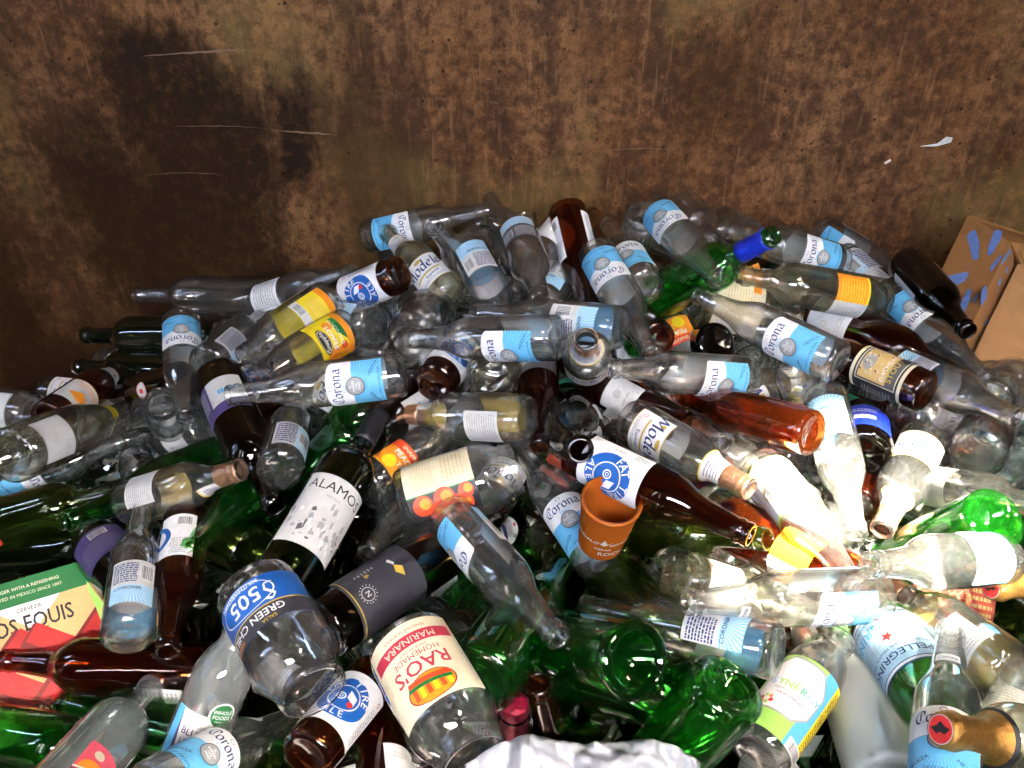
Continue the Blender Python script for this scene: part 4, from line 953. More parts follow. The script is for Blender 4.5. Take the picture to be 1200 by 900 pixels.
for x, y in spots:
    green = (y > 560 and x < 780) or y > 740
    if green: mat = rd.choice(['green_glass', 'olive_glass', 'green_glass', 'dark_glass', 'clear_glass', 'black_glass', 'brown_glass', 'olive_glass'])
    else: mat = rd.choice(['clear_glass', 'clear_glass', 'clear_glass', 'clear_glass', 'pale_glass', 'brown_glass', 'green_glass', 'clear_glass', 'teal_glass', 'olive_glass'])
    kind = rd.choice(['bordeaux', 'burgundy', 'bordeaux'] if mat in ('green_glass', 'olive_glass', 'dark_glass', 'black_glass') else (['longneck', 'longneck', 'stubby', 'salsa_jar', 'bomber'] if mat != 'brown_glass' else ['longneck', 'bomber']))
    dec = '' if rd.random() < .45 else rd.choice({'longneck': ['wblank', 'sun', 'sunb', 'bar', 'white', 'tire'], 'stubby': ['mod', 'mod+foil'], 'bomber': ['wlines', 'white'], 'salsa_jar': ['bar', 'wblank'], 'bordeaux': ['wlines', 'purple'], 'burgundy': ['purpled', 'wblank']}[kind])
    a = rd.uniform(0, 2 * math.pi); px = KD[kind]['L'] * F / heap_depth(x, y) * .5
    q = rd.choice([.6, .85, 1.0])
    b = (x - px * q * math.cos(a), y - px * q * math.sin(a) * .8); m = (x + px * q * math.cos(a), y + px * q * math.sin(a) * .8)
    if min(b[1], m[1]) < top_y(max(0, min(1200, x))) + 12: 
        b = (x - px * q * math.cos(a), y + 18 * math.sin(a)); m = (x + px * q * math.cos(a), y - 18 * math.sin(a))
    nick = None
    cls = 'jar' if 'jar' in kind else ('wine bottle' if kind in ('bordeaux', 'burgundy') else 'bottle')
    cand = []
    for (nx, ny), nm in NICK:
        dx, dy = x - nx, y - ny
        side = ('just right of' if dx > 0 else 'just left of') if abs(dx) > abs(dy) else ('just below' if dy > 0 else 'just above')
        if math.hypot(dx, dy) < 18: side = 'right beneath'
        cand.append((math.hypot(dx, dy), side, nm))
    cand.sort()
    for dist, side, nm in cand:
        key = (COLOUR[mat], cls, side, nm)
        if key not in used: used.add(key); nick = key; break
    label = f'{nick[0]} {cls} buried under others {nick[2]} the {nick[3]}'
    fill.append(dict(kind=kind, mat=mat, dec=dec, b=b, m=m, fit='F', sg=rd.choice((-1, 0, 1)), lay=-2.6, roll=rd.uniform(-60, 60), label=label))
for it in fill:
    cx, cy = (it['b'][0] + it['m'][0]) / 2, (it['b'][1] + it['m'][1]) / 2
    it['d0'] = heap_depth(cx, cy) + .07 + rd.uniform(-.01, .03); it['d'] = it['d0']
# jars and jar rims wedged between the top bottles
def nick_label(x, y, mat, cls, text):
    cand = []
    for (nx, ny), nm in NICK:
        dx, dy = x - nx, y - ny
        side = ('just right of' if dx > 0 else 'just left of') if abs(dx) > abs(dy) else ('just below' if dy > 0 else 'just above')
        cand.append((math.hypot(dx, dy), side, nm))
    for dist, side, nm in sorted(cand):
        key = (COLOUR[mat], cls, side, nm, 'w')
        if key not in used: used.add(key); return f'{COLOUR[mat]} {cls} {text} {side} the {nm}'
wedge = []
for k in range(70):
    for _ in range(30):
        x = rd.uniform(10, 1190); y = rd.uniform(260, 700)
        if top_y(x) + 18 < y and not (y > 560 and x < 760) and all(math.hypot(x - q[0], y - q[1]) > 46 for q in wedge): break
    else: continue
    wedge.append((x, y)); big = rd.random()
    kind = 'salsa_jar' if big < .4 else 'small_jar'; mat = rd.choice(['clear_glass', 'clear_glass', 'clear_glass', 'clear_glass', 'pale_glass', 'teal_glass'])
    a = rd.uniform(0, 2 * math.pi); r_ = rd.uniform(10, 30)
    fill.append(dict(kind=kind, mat=mat, dec=rd.choice(['', '', 'bar', 'wblank', '']) if kind == 'salsa_jar' else '', b=(x - r_ * math.cos(a), y - r_ * math.sin(a)), m=(x + r_ * math.cos(a), y + r_ * math.sin(a)), fit='F', sg=rd.choice((1, 1, -1)), lay=-.6, roll=rd.uniform(-60, 60),
        label=nick_label(x, y, mat, 'small jar' if kind == 'small_jar' else 'wide jar', 'wedged in'), d0=heap_depth(x, y) + .012, d=heap_depth(x, y) + .012))
for it in items: it['d0'] = it['d']
allit = items + fill
for it in items: it['lay'] += 5
settle(allit, 10)
for it in items: it['lay'] -= 5
for it in items + fill: build_item(it)
# ------------------------------------------------------------------ the steel container, with unseen top and front added to shape the light
def quad_box(bm_v, bm_f, x0, y0, z0, x1, y1, z1):
    i = len(bm_v)
    bm_v += [(x, y, z) for z in (z0, z1) for y in (y0, y1) for x in (x0, x1)]
    for f in ((0, 2, 3, 1), (4, 5, 7, 6), (0, 1, 5, 4), (2, 6, 7, 3), (0, 4, 6, 2), (1, 3, 7, 5)): bm_f.append(tuple(i + k for k in f))
def box_mesh(name, mat, *boxes):
    V, Fc = [], []
    for b in boxes: quad_box(V, Fc, *b)
    return mesh_from(name, V, Fc, [mat])
def steel():
    m, nt, out = new_mat('stained_steel'); L = nt.links.new
    b = N(nt, 'ShaderNodeBsdfPrincipled'); L(b.outputs[0], out.inputs[0])
    tc = N(nt, 'ShaderNodeTexCoord'); C = tc.outputs['Object']
    big = noise(nt, 1.6, 5, .6, C, (1, 1, .7)); mid = noise(nt, 6, 8, .72, C); fine = noise(nt, 48, 9, .8, C); streak = noise(nt, 6, 8, .78, C, (2.2, 1, .45))
    fs = noise(nt, 22, 6, .7, C, (3, 1, .25)); med = noise(nt, 17, 7, .75, C); lr = noise(nt, 2.6, 6, .65, C)
    c = ramp(nt, big.outputs[0], [(.3, (.11, .040, .013)), (.45, (.18, .075, .026)), (.58, (.285, .138, .058)), (.72, (.27, .165, .048))]).outputs[0]
    c = mixc(nt, ramp(nt, lr.outputs[0], [(.36, .75), (.52, 0.0)]).outputs[0], c, (.07, .028, .010))
    c = mixc(nt, ramp(nt, mid.outputs[0], [(.40, .75), (.54, 0.0)]).outputs[0], c, (.055, .022, .011))
    c = mixc(nt, ramp(nt, streak.outputs[0], [(.38, .85), (.53, 0.0)]).outputs[0], c, (.050, .021, .012))
    c = mixc(nt, ramp(nt, med.outputs[0], [(.34, .4), (.58, 0.0)]).outputs[0], c, (.07, .03, .015))
    c = mixc(nt, ramp(nt, fine.outputs[0], [(.38, .85), (.54, 0.0)]).outputs[0], c, (.05, .02, .009))
    c = mixc(nt, ramp(nt, fine.outputs[0], [(.55, 0.0), (.78, .7)]).outputs[0], c, (.40, .21, .085))
    c = mixc(nt, ramp(nt, fs.outputs[0], [(.56, 0.0), (.74, .55)]).outputs[0], c, (.34, .19, .085))
    ol = noise(nt, 2.3, 4, .6, C, (1.3, 1, .8))
    c = mixc(nt, ramp(nt, ol.outputs[0], [(.52, 0.0), (.68, .55)]).outputs[0], c, (.24, .17, .05))
    vo = N(nt, 'ShaderNodeTexVoronoi'); vo.inputs['Scale'].default_value = 30; L(C, vo.inputs['Vector'])
    c = mixc(nt, ramp(nt, vo.outputs['Distance'], [(.06, .9), (.12, 0.0)]).outputs[0], c, (.02, .010, .006))
    # dark wet stains: blots at given places with ragged edges
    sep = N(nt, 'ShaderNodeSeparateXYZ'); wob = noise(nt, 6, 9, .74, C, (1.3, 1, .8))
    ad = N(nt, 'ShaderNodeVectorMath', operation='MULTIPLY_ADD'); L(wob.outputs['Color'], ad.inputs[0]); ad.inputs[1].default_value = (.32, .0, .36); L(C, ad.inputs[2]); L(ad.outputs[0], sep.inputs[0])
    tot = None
    def blot(cx, cz, rx, rz, soft=.35):
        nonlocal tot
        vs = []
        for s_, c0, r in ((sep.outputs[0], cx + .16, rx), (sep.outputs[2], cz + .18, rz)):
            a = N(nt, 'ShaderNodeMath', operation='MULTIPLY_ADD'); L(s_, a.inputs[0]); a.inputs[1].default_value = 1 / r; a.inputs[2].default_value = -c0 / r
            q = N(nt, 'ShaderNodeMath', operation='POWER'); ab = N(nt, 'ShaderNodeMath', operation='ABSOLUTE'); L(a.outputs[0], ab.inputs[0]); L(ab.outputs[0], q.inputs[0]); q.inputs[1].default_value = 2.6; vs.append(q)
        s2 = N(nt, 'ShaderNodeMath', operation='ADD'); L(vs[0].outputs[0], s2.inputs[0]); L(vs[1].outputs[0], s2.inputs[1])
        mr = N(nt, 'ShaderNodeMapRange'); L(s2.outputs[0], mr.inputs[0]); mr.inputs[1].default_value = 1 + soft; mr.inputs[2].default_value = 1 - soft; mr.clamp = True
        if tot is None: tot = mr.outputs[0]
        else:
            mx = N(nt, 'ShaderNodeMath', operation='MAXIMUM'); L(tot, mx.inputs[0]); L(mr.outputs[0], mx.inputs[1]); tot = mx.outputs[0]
    for s in STAINS: blot(*s)
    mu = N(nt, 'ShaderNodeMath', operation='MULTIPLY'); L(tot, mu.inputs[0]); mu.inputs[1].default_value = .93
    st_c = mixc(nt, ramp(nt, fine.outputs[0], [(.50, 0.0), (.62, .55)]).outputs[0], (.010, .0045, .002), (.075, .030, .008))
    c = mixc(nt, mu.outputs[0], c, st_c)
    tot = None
    for s in WALL_DIM_AT: blot(*s)
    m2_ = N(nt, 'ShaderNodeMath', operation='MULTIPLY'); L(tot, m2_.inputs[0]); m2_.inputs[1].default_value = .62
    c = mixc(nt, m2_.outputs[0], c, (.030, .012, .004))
    L(c, b.inputs['Base Color'])
    rr = ramp(nt, mid.outputs[0], [(.3, .5), (.7, .8)]); L(rr.outputs[0], b.inputs['Roughness']); b.inputs['Specular IOR Level'].default_value = .12
    bm = N(nt, 'ShaderNodeBump'); bm.inputs['Strength'].default_value = .35; bm.inputs['Distance'].default_value = .004; L(fine.outputs[0], bm.inputs['Height']); L(bm.outputs[0], b.inputs['Normal'])
def wall_xz(x, y):
    """wall position seen at photo position x, y"""
    r = FWD + RT * ((x - CX) / F) + UP * ((CY - y) / F); t = WALL_Y / r.y
    p = CAM + r * t; return p.x, p.z
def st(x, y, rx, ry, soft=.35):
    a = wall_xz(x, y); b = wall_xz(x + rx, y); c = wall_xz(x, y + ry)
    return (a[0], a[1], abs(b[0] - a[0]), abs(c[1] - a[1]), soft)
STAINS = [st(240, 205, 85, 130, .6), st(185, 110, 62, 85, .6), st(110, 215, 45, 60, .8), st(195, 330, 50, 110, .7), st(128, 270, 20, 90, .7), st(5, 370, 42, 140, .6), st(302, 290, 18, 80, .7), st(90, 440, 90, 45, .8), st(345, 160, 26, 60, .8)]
WALL_DIM_AT = [st(120, 360, 230, 200, .8), st(-20, 300, 90, 170, .8), st(430, 200, 60, 140, .9), st(850, 100, 60, 60, .9)]  # broad dim patches; light fading towards the left is painted into the colour
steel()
def plain(name, c, rough=.8, spec=.5):
    m, nt, out = new_mat(name); b = N(nt, 'ShaderNodeBsdfPrincipled'); nt.links.new(b.outputs[0], out.inputs[0]); b.inputs['Roughness'].default_value = rough; b.inputs['Specular IOR Level'].default_value = spec
    tc = N(nt, 'ShaderNodeTexCoord'); n = noise(nt, 14, 6, .7, tc.outputs['Object'])
    r = ramp(nt, n.outputs[0], [(.35, tuple(q * .5 for q in c)), (.65, c)]); nt.links.new(r.outputs[0], b.inputs['Base Color'])
plain('dark_steel', (.07, .05, .04), .6); plain('dark_bed', (.06, .056, .045), .9, .05); plain('asphalt', (.05, .05, .05))
cont = empty('steel_container', 'rusty brown stained steel waste container whose wall rises behind the heap of bottles', 'container')
OX0, OX1, OZ0, OZ1 = OPEN; FY = FRONT_Y
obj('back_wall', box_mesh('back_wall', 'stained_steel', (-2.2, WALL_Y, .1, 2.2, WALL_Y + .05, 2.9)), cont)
obj('side_wall', box_mesh('side_wall', 'dark_steel', (2.2, FY - .05, .1, 2.25, WALL_Y + .05, 2.9)), cont)
obj('container_floor', box_mesh('container_floor', 'dark_steel', (-2.25, FY - .05, .04, 2.25, WALL_Y + .05, .098)), cont)
V, Fc = [], []
HX0, HX1, HY0, HY1 = HOLE
Y1 = WALL_Y + .05
def with_holes(u0, u1, v0, v1, holes):
    """cover a rectangle by smaller ones that leave the holes free"""
    us = sorted({u0, u1} | {h[k] for h in holes for k in (0, 1)}); vs_ = sorted({v0, v1} | {h[k] for h in holes for k in (2, 3)}); out_ = []
    for ua, ub in zip(us, us[1:]):
        run = None
        for va, vb in zip(vs_, vs_[1:]):
            mu_, mv_ = (ua + ub) / 2, (va + vb) / 2
            if any(h[0] < mu_ < h[1] and h[2] < mv_ < h[3] for h in holes):
                if run: out_.append((ua, ub, *run)); run = None
            else: run = (run[0], vb) if run else (va, vb)
        if run: out_.append((ua, ub, *run))
    return out_
# slots added to the unseen front and left walls for glints on glass
FSLOT = [(-1.75, -1.70, 1.3, 2.7), (-1.2, -1.16, 1.2, 2.5), (.95, .99, 1.2, 2.6), (1.5, 1.55, 1.3, 2.7), (-.7, .6, 2.45, 2.48), (-.3, .2, 2.75, 2.78)]
LSLOT = [(.2, .25, 1.2, 2.6), (.9, .95, 1.4, 2.5)]
RSLOT = []
obj('added_front_wall', box_mesh('added_front_wall', 'dark_steel', *[(a_, FY - .05, c_, b_, FY, d_) for a_, b_, c_, d_ in with_holes(-2.2, 2.2, .1, 2.9, FSLOT + [OPEN])]), cont)  # unseen wall added to frame the soft opening
obj('side_wall', box_mesh('side_wall', 'dark_steel', *[(-2.25, a_, c_, -2.2, b_, d_) for a_, b_, c_, d_ in with_holes(FY - .05, Y1, .1, 2.9, LSLOT)]), cont)
obj('added_roof', box_mesh('added_roof', 'dark_steel', *[(a_, c_, 2.9, b_, d_, 2.95) for a_, b_, c_, d_ in with_holes(-2.25, 2.25, FY - .05, Y1, RSLOT + [HOLE])]), cont)  # unseen cover added to keep out the sky, all but the sun gap
m, nt, out = new_mat('dimming_pane'); _t = N(nt, 'ShaderNodeBsdfTransparent'); _t.inputs[0].default_value = (PANE, PANE * .97, PANE * .9, 1); nt.links.new(_t.outputs[0], out.inputs[0])
sk = obj('sun_dimmer', box_mesh('sun_dimmer', 'dimming_pane', (HX0 - .02, HY0 - .02, 2.951, HX1 + .02, HY1 + .02, 2.957)), cont)  # added pane that only dims the sun beam
# scratches and the torn white scrap on the wall
def on_wall(pts, mat, name, label, cat, lift=.001):
    V = []; 
    for x, y in pts:
        wx, wz = wall_xz(x, y); V.append((wx, WALL_Y - lift, wz))
    n = len(V); V += [(x, y - .0015, z) for x, y, z in V]
    Fc = [tuple(range(n - 1, -1, -1)), tuple(range(n, 2 * n))] + [(i, (i + 1) % n, n + (i + 1) % n, n + i) for i in range(n)]
    o = obj(name, mesh_from(name, V, Fc, [mat])); tag(o, label, cat); return o
on_wall([(1078, 171), (1098, 168), (1106, 162), (1109, 160), (1116, 161), (1114, 166), (1105, 169), (1096, 171)], 'white_paper', 'paper_scrap', 'small torn white scrap stuck on the steel wall high at right', 'scrap')
on_wall([(1036, 190), (1043, 186), (1044, 188), (1037, 192)], 'white_paper', 'paper_scrap', 'tiny pale fleck on the steel wall below left of the torn scrap', 'scrap')
SCR = [((168, 66), (232, 60), (300, 58), 3.5), ((320, 153), (360, 155), (395, 158), 2.5), ((200, 148), (260, 146), (310, 150), .9), ((168, 205), (225, 200), (262, 205), .8), ((700, 178), (740, 172), (790, 175), 1.2), ((660, 70), (668, 90), (672, 130), 1.2)]
V, Fc = [], []
for p0, p1, p2, w in SCR:
    pts = []
    for i in range(15):
        t = i / 14; x = (1 - t) ** 2 * p0[0] + 2 * t * (1 - t) * p1[0] + t * t * p2[0]; y = (1 - t) ** 2 * p0[1] + 2 * t * (1 - t) * p1[1] + t * t * p2[1]
        ww = w * math.sin(math.pi * (t * .92 + .04)) * random.uniform(.5, 1.1); pts.append((x, y + random.uniform(-.5, .5), ww))
    i0 = len(V)
    for x, y, ww in pts:
        for s in (-1, 1):
            wx, wz = wall_xz(x, y + s * ww / 2); V.append((wx, WALL_Y - .0008, wz))
    for i in range(14): Fc.append((i0 + 2 * i, i0 + 2 * i + 1, i0 + 2 * i + 3, i0 + 2 * i + 2))
plain('scratched_paint', (.22, .12, .07), .5)
obj('scratches', mesh_from('scratches', V, Fc, ['scratched_paint']), cont)
# ground outside
g = obj('ground', mesh_from('ground', [(-400, -400, 0), (400, -400, 0), (400, 400, 0), (-400, 400, 0)], [(0, 1, 2, 3)], ['asphalt'])); tag(g, 'grey asphalt ground around the container', None, None, 'structure')
# ------------------------------------------------------------------ broken glass below the bottles
V, Fc = [], []
NX, NY = 90, 60
def heap_point(x, y, extra):
    return at(x, y, heap_depth(x, y) + extra)
for j in range(NY + 1):
    for i in range(NX + 1):
        x = -500 + 2200 * i / NX
        y0 = float(np.interp(x, [-500, 0, 100, 200, 300, 450, 600, 950, 1100, 1200, 1700], [600, 500, 460, 410, 380, 330, 310, 330, 400, 470, 600]))
        y = y0 + (1250 - y0) * max(j - 1, 0) / (NY - 1)
        p = heap_point(x, y, (.26 if (y > 570 and x < 770) or y > 780 or x < 200 else .19) + .03 * math.sin(i * 1.7) * math.cos(j * 1.3) + random.uniform(-.012, .012))
        p.y = min(p.y, WALL_Y - .001); p.z = .1 if j == 0 else max(p.z, .1); V.append(tuple(p))
for j in range(NY):
    for i in range(NX): a = j * (NX + 1) + i; Fc.append((a, a + 1, a + NX + 2, a + NX + 1))
m, nt, out = new_mat('pale_bed'); b = N(nt, 'ShaderNodeBsdfPrincipled'); nt.links.new(b.outputs[0], out.inputs[0]); b.inputs['Roughness'].default_value = .25
tc = N(nt, 'ShaderNodeTexCoord'); vo = N(nt, 'ShaderNodeTexVoronoi'); vo.inputs['Scale'].default_value = 70; nt.links.new(tc.outputs['Object'], vo.inputs['Vector'])
sx = N(nt, 'ShaderNodeSeparateColor'); nt.links.new(vo.outputs['Color'], sx.inputs[0])
nt.links.new(ramp(nt, sx.outputs[0], [(.25, (.03, .028, .022)), (.5, (.22, .21, .18)), (.78, (.38, .38, .35)), (.95, (.70, .71, .73))]).outputs[0], b.inputs['Base Color'])
bm_ = N(nt, 'ShaderNodeBump'); bm_.inputs['Strength'].default_value = 1; bm_.inputs['Distance'].default_value = .01; nt.links.new(sx.outputs[1], bm_.inputs['Height']); nt.links.new(bm_.outputs[0], b.inputs['Normal'])
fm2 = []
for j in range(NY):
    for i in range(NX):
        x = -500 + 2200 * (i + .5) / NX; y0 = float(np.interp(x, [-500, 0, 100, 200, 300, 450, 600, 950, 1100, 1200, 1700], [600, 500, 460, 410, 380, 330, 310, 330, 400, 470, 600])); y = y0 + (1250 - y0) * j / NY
        fm2.append(0 if (j < 1 or (y > 570 and x < 770) or y > 780 or x < 120) else (1 if random.random() < .85 else 0))  # dark tone for shaded depths, pale tone for light under clear glass
hp = obj('crushed_glass', mesh_from('crushed_glass', V, Fc, ['dark_bed', 'pale_bed'], fm2)); tag(hp, 'crushed glass bed beneath the bottles, toned dark for shade and pale for light', None, None, 'stuff')

# shards and crumbs of glass and paper, added to brighten the gaps with glints
rs = random.Random(9)
V, Fc, fm = [], [], []
SM = ['clear_glass', 'green_glass', 'white_paper', 'amber_glass', 'off_white_paper', 'pale_glass', 'bright_green_glass', 'pale_blue_paper']
for k in range(12000):
    x = rs.uniform(-60, 1260); y = rs.uniform(float(np.interp(x, [0, 100, 200, 300, 450, 600, 950, 1100, 1200], [510, 460, 400, 370, 320, 300, 320, 370, 450])), 960)
    p = heap_point(x, y, rs.uniform(.06, .21)); s_ = rs.uniform(.003, .014)
    if p.y > WALL_Y - .02: continue
    q = Quaternion((rs.gauss(0, 1), rs.gauss(0, 1), rs.gauss(0, 1)), rs.uniform(0, 6)).normalized(); i0 = len(V); n = rs.choice((3, 4, 4, 5))
    for i in range(n):
        a = 2 * math.pi * i / n; v = q @ Vector((s_ * math.cos(a) * rs.uniform(.6, 1.3), s_ * math.sin(a) * rs.uniform(.4, 1.1), s_ * .2 * math.cos(2 * a))); V.append(tuple(p + v))
    green = (y > 560 and x < 780) or y > 760
    Fc.append(tuple(range(i0, i0 + n))); fm.append(rs.choices(range(8), (2, 5, 1, 1, 1, 1, 3, 0) if green else (6, 1, 5, 1, 4, 3, 0, 2))[0])
sd_ = obj('glass_shards', mesh_from('glass_shards', V, Fc, SM, fm)); tag(sd_, 'small glass shards and paper crumbs scattered in the gaps between bottles', None, None, 'stuff')
# ------------------------------------------------------------------ cartons, scraps and the plastic bag
def cardboard(name, c):
    m, nt, out = new_mat(name); b = N(nt, 'ShaderNodeBsdfPrincipled'); nt.links.new(b.outputs[0], out.inputs[0]); b.inputs['Roughness'].default_value = .8; b.inputs['Specular IOR Level'].default_value = .2
    tc = N(nt, 'ShaderNodeTexCoord'); n = noise(nt, 30, 6, .7, tc.outputs['Object']); n2 = noise(nt, 5, 4, .6, tc.outputs['Object'])
    r = ramp(nt, n.outputs[0], [(.3, tuple(q * .8 for q in c)), (.7, c)]); c2 = mixc(nt, ramp(nt, n2.outputs[0], [(.5, 0.0), (.7, .35)]).outputs[0], r.outputs[0], tuple(q * .6 for q in c))
    nt.links.new(c2, b.inputs['Base Color'])
cardboard('brown_cardboard', (.38, .175, .060)); cardboard('kraft_edge', (.42, .22, .095))
paper('blue_paint', (.15, .26, .62), .6, .2, .25); paper('violet_print', (.16, .10, .25), .7, .2)
def panel(name, pts, mat, parent, th=.004):
    P = [at(*p) for p in pts]
    n = (P[1] - P[0]).cross(P[2] - P[0]).normalized()
    if n.dot(CAM - P[0]) < 0: n = -n
    k = len(P); V = [tuple(p) for p in P] + [tuple(p - n * th) for p in P]
    Fc = [tuple(range(k)), tuple(range(2 * k - 1, k - 1, -1))] + [(i, k + i, k + (i + 1) % k, (i + 1) % k) for i in range(k)]
    return obj(name, mesh_from(name, V, Fc, [mat]), parent), P[0], n
def marks(name, polys, p0, n, mat, parent, lift=.0012):
    for poly in polys:
        V, Fc = [], []; i0 = 0
        for x, y in poly:
            r = FWD + RT * ((x - CX) / F) + UP * ((CY - y) / F); t = (p0 + n * lift - CAM).dot(n) / r.dot(n); V.append(tuple(CAM + r * t))
        Fc.append(tuple(range(i0, len(V))))
        obj(name, mesh_from(name, V, Fc, [mat]), parent)
bx_ = empty('cardboard_box', 'open brown cardboard carton painted with blue strokes, leaning at the right edge of the heap', 'box')
A_, p0, n0 = panel('panel', [(1135, 253, 1.60), (1183, 283, 1.50), (1127, 405, 1.385), (1077, 372, 1.48)], 'brown_cardboard', bx_)
marks('blue_stroke', [[(1133, 277), (1137, 271), (1143, 269), (1148, 285), (1147, 302), (1144, 305), (1140, 304)], [(1165, 271), (1169, 269), (1175, 271), (1173, 280), (1162, 299), (1157, 299), (1158, 290)], [(1161, 311), (1173, 298), (1175, 300), (1169, 309), (1161, 319), (1160, 315)],
 [(1108, 331), (1112, 323), (1134, 318), (1135, 322), (1131, 329), (1116, 337), (1111, 335)], [(1124, 360), (1133, 340), (1137, 338), (1139, 342), (1137, 350), (1130, 367), (1126, 366)], [(1140, 352), (1146, 343), (1148, 342), (1142, 356)]], p0, n0, 'blue_paint', A_)
B_, p1, n1 = panel('panel', [(1183.6, 283.4, 1.50), (1196, 304, 1.56), (1142, 424, 1.44), (1127.6, 405.4, 1.385)], 'brown_cardboard', bx_)
marks('blue_stroke', [[(1176, 302), (1184, 291), (1185, 295), (1177, 307), (1172, 311)], [(1150, 340), (1155, 333), (1157, 341), (1156, 350), (1150, 359), (1149, 350)], [(1154, 380), (1158, 372), (1159, 375), (1156, 382)], [(1178, 318), (1181, 312), (1182, 314), (1180, 321)], [(1169, 332), (1173, 325), (1174, 328), (1171, 336)]], p1, n1, 'blue_paint', B_)
C_, p2, n2 = panel('flap', [(1193, 309, 1.52), (1330, 345, 1.50), (1290, 500, 1.36), (1140, 417, 1.40)], 'kraft_edge', bx_)
D_2, p3, n3 = panel('flap', [(1135.5, 252.5, 1.602), (1260, 292, 1.66), (1255, 420, 1.60), (1184, 282.5, 1.502)], 'brown_cardboard', bx_)
marks('blue_stroke', [[(1183, 271), (1193, 276), (1200, 279), (1198, 281), (1186, 276)], [(1188, 284), (1198, 286), (1199, 289), (1190, 288)], [(1195, 292), (1204, 290), (1204, 297), (1197, 296)]], p3, n3, 'blue_paint', D_2)
E_, p4, n4 = panel('panel', [(1077, 372, 1.485), (1135, 253, 1.606), (1262, 292, 1.68), (1220, 420, 1.62)], 'brown_cardboard', bx_)
def card_root(name, label, cat, x, y, d, rot, tx=0, ty=0, parent=None):
    """flat thing facing the viewer, turned by rot, tipped back by tx"""
    P = at(x, y, d); n = (CAM - P).normalized(); up = (UP - n * UP.dot(n)).normalized(); rt = up.cross(n)
    M = Matrix((rt, up, n)).transposed().to_4x4()
    M = Matrix.Translation(P) @ M @ Matrix.Rotation(R(rot), 4, 'Z') @ Matrix.Rotation(R(tx), 4, 'X') @ Matrix.Rotation(R(ty), 4, 'Y')
    o = empty(name, label, cat); o.matrix_world = M
    return o
def box_local(name, w, h, t, mat, root):
    return obj(name, box_mesh(name, mat, (-w / 2, -h / 2, -t, w / 2, h / 2, 0)), root)
def art_local(name, fn, root, lift=.0008):
    a = Art(); fn(a); o = obj(name, wrap_art(a, None, 0, name, flat=True), root); o.location = (0, 0, lift); return o
# printed beer carton
ca = card_root('beer_carton', 'printed beer carton with green band, red crossed letters and a bottle picture at left', 'carton', 66, 757, heap_depth(62, 758) - .05, 13, -8)
box_local('carton_body', .30, .205, .05, 'green_paper', ca)
def L_carton(a):
    W, H = .150, .1025
    a.rect(-W, .066, W, H, 'green_paper')
    a.text('CRAFTED LAGER WITH A REFRESHING', -.030, .090, .0062, 'cream_paper'); a.text('TASTE, BREWED IN MEXICO SINCE 1897', -.030, .0805, .0062, 'cream_paper')
    a.rect(-W, -H, W, .068, 'tan_paper'); a.poly([(-.062, .068), (.020, .068), (-.018, .030)], 'white_paper'); a.text('CERVEZA', -.020, .060, .0072, 'black_ink')
    a.text('DOS EQUIS', -.026, .040, .030, 'black_ink', sy=1, width=.112)
    def bar(x0, y0, x1, y1, w, m): 
        dx, dy = x1 - x0, y1 - y0; l = math.hypot(dx, dy); nx, ny = -dy / l * w, dx / l * w
        a.poly([(x0 + nx, y0 + ny), (x0 - nx, y0 - ny), (x1 - nx, y1 - ny), (x1 + nx, y1 + ny)], m)
    a.poly([(.020, -.05), (W, -.01), (W, -H), (-.02, -H)], 'green_paper'); a.poly([(-W, -.035), (-.11, -.06), (-.12, -H), (-W, -H)], 'green_paper')
    for cx in (-.080, .022):
        bar(cx - .052, .026, cx + .050, -.062, .0165, 'carton_dark_red'); bar(cx - .046, .028, cx + .054, -.058, .0135, 'carton_red')
        bar(cx - .052, -.070, cx + .050, .026, .0165, 'carton_dark_red'); bar(cx - .047, -.070, cx + .054, .028, .0135, 'carton_red')
    a.poly([(-.052, -.010), (-.034, -.024), (-.018, -.010), (-.034, .004)], 'off_white_paper'); a.poly([(-.045, -.012), (-.034, -.020), (-.026, -.012), (-.034, -.002)], 'grey_paper')
    a.nib('Lager', -.030, -.072, .016, 'black_ink', .16, 0, .25); a.text('80', .018, -.078, .014, 'white_paper')
    a.poly([(.056, .1), (.078, .1), (.082, .080), (.094, .066), (.104, .05), (.104, .0), (.060, .0), (.058, .03), (.054, .060)], 'lime_paper')
    a.rect(.052, .082, .082, .1025, 'green_paper'); a.disc(.070, .086, .012, 'off_white_paper')
    pts = [(.070 + (.0135 if k % 2 == 0 else .006) * math.cos(math.pi / 2 + k * math.pi / 5), .087 + (.0135 if k % 2 == 0 else .006) * math.sin(math.pi / 2 + k * math.pi / 5)) for k in range(10)]
    a.layer(); [a.add([(.070, .087), pts[k], pts[(k + 1) % 10]], 'red_ink') for k in range(10)]
    a.poly([(.062, .030), (.104, .030), (.104, -.02), (.072, -.02)], 'tan_paper'); a.text('DOS', .083, .018, .014, 'black_ink', sy=1); a.poly([(.066, .002), (.104, -.006), (.104, -.016), (.070, -.008)], 'tomato_ink')
art_local('printed_front', L_carton, ca)
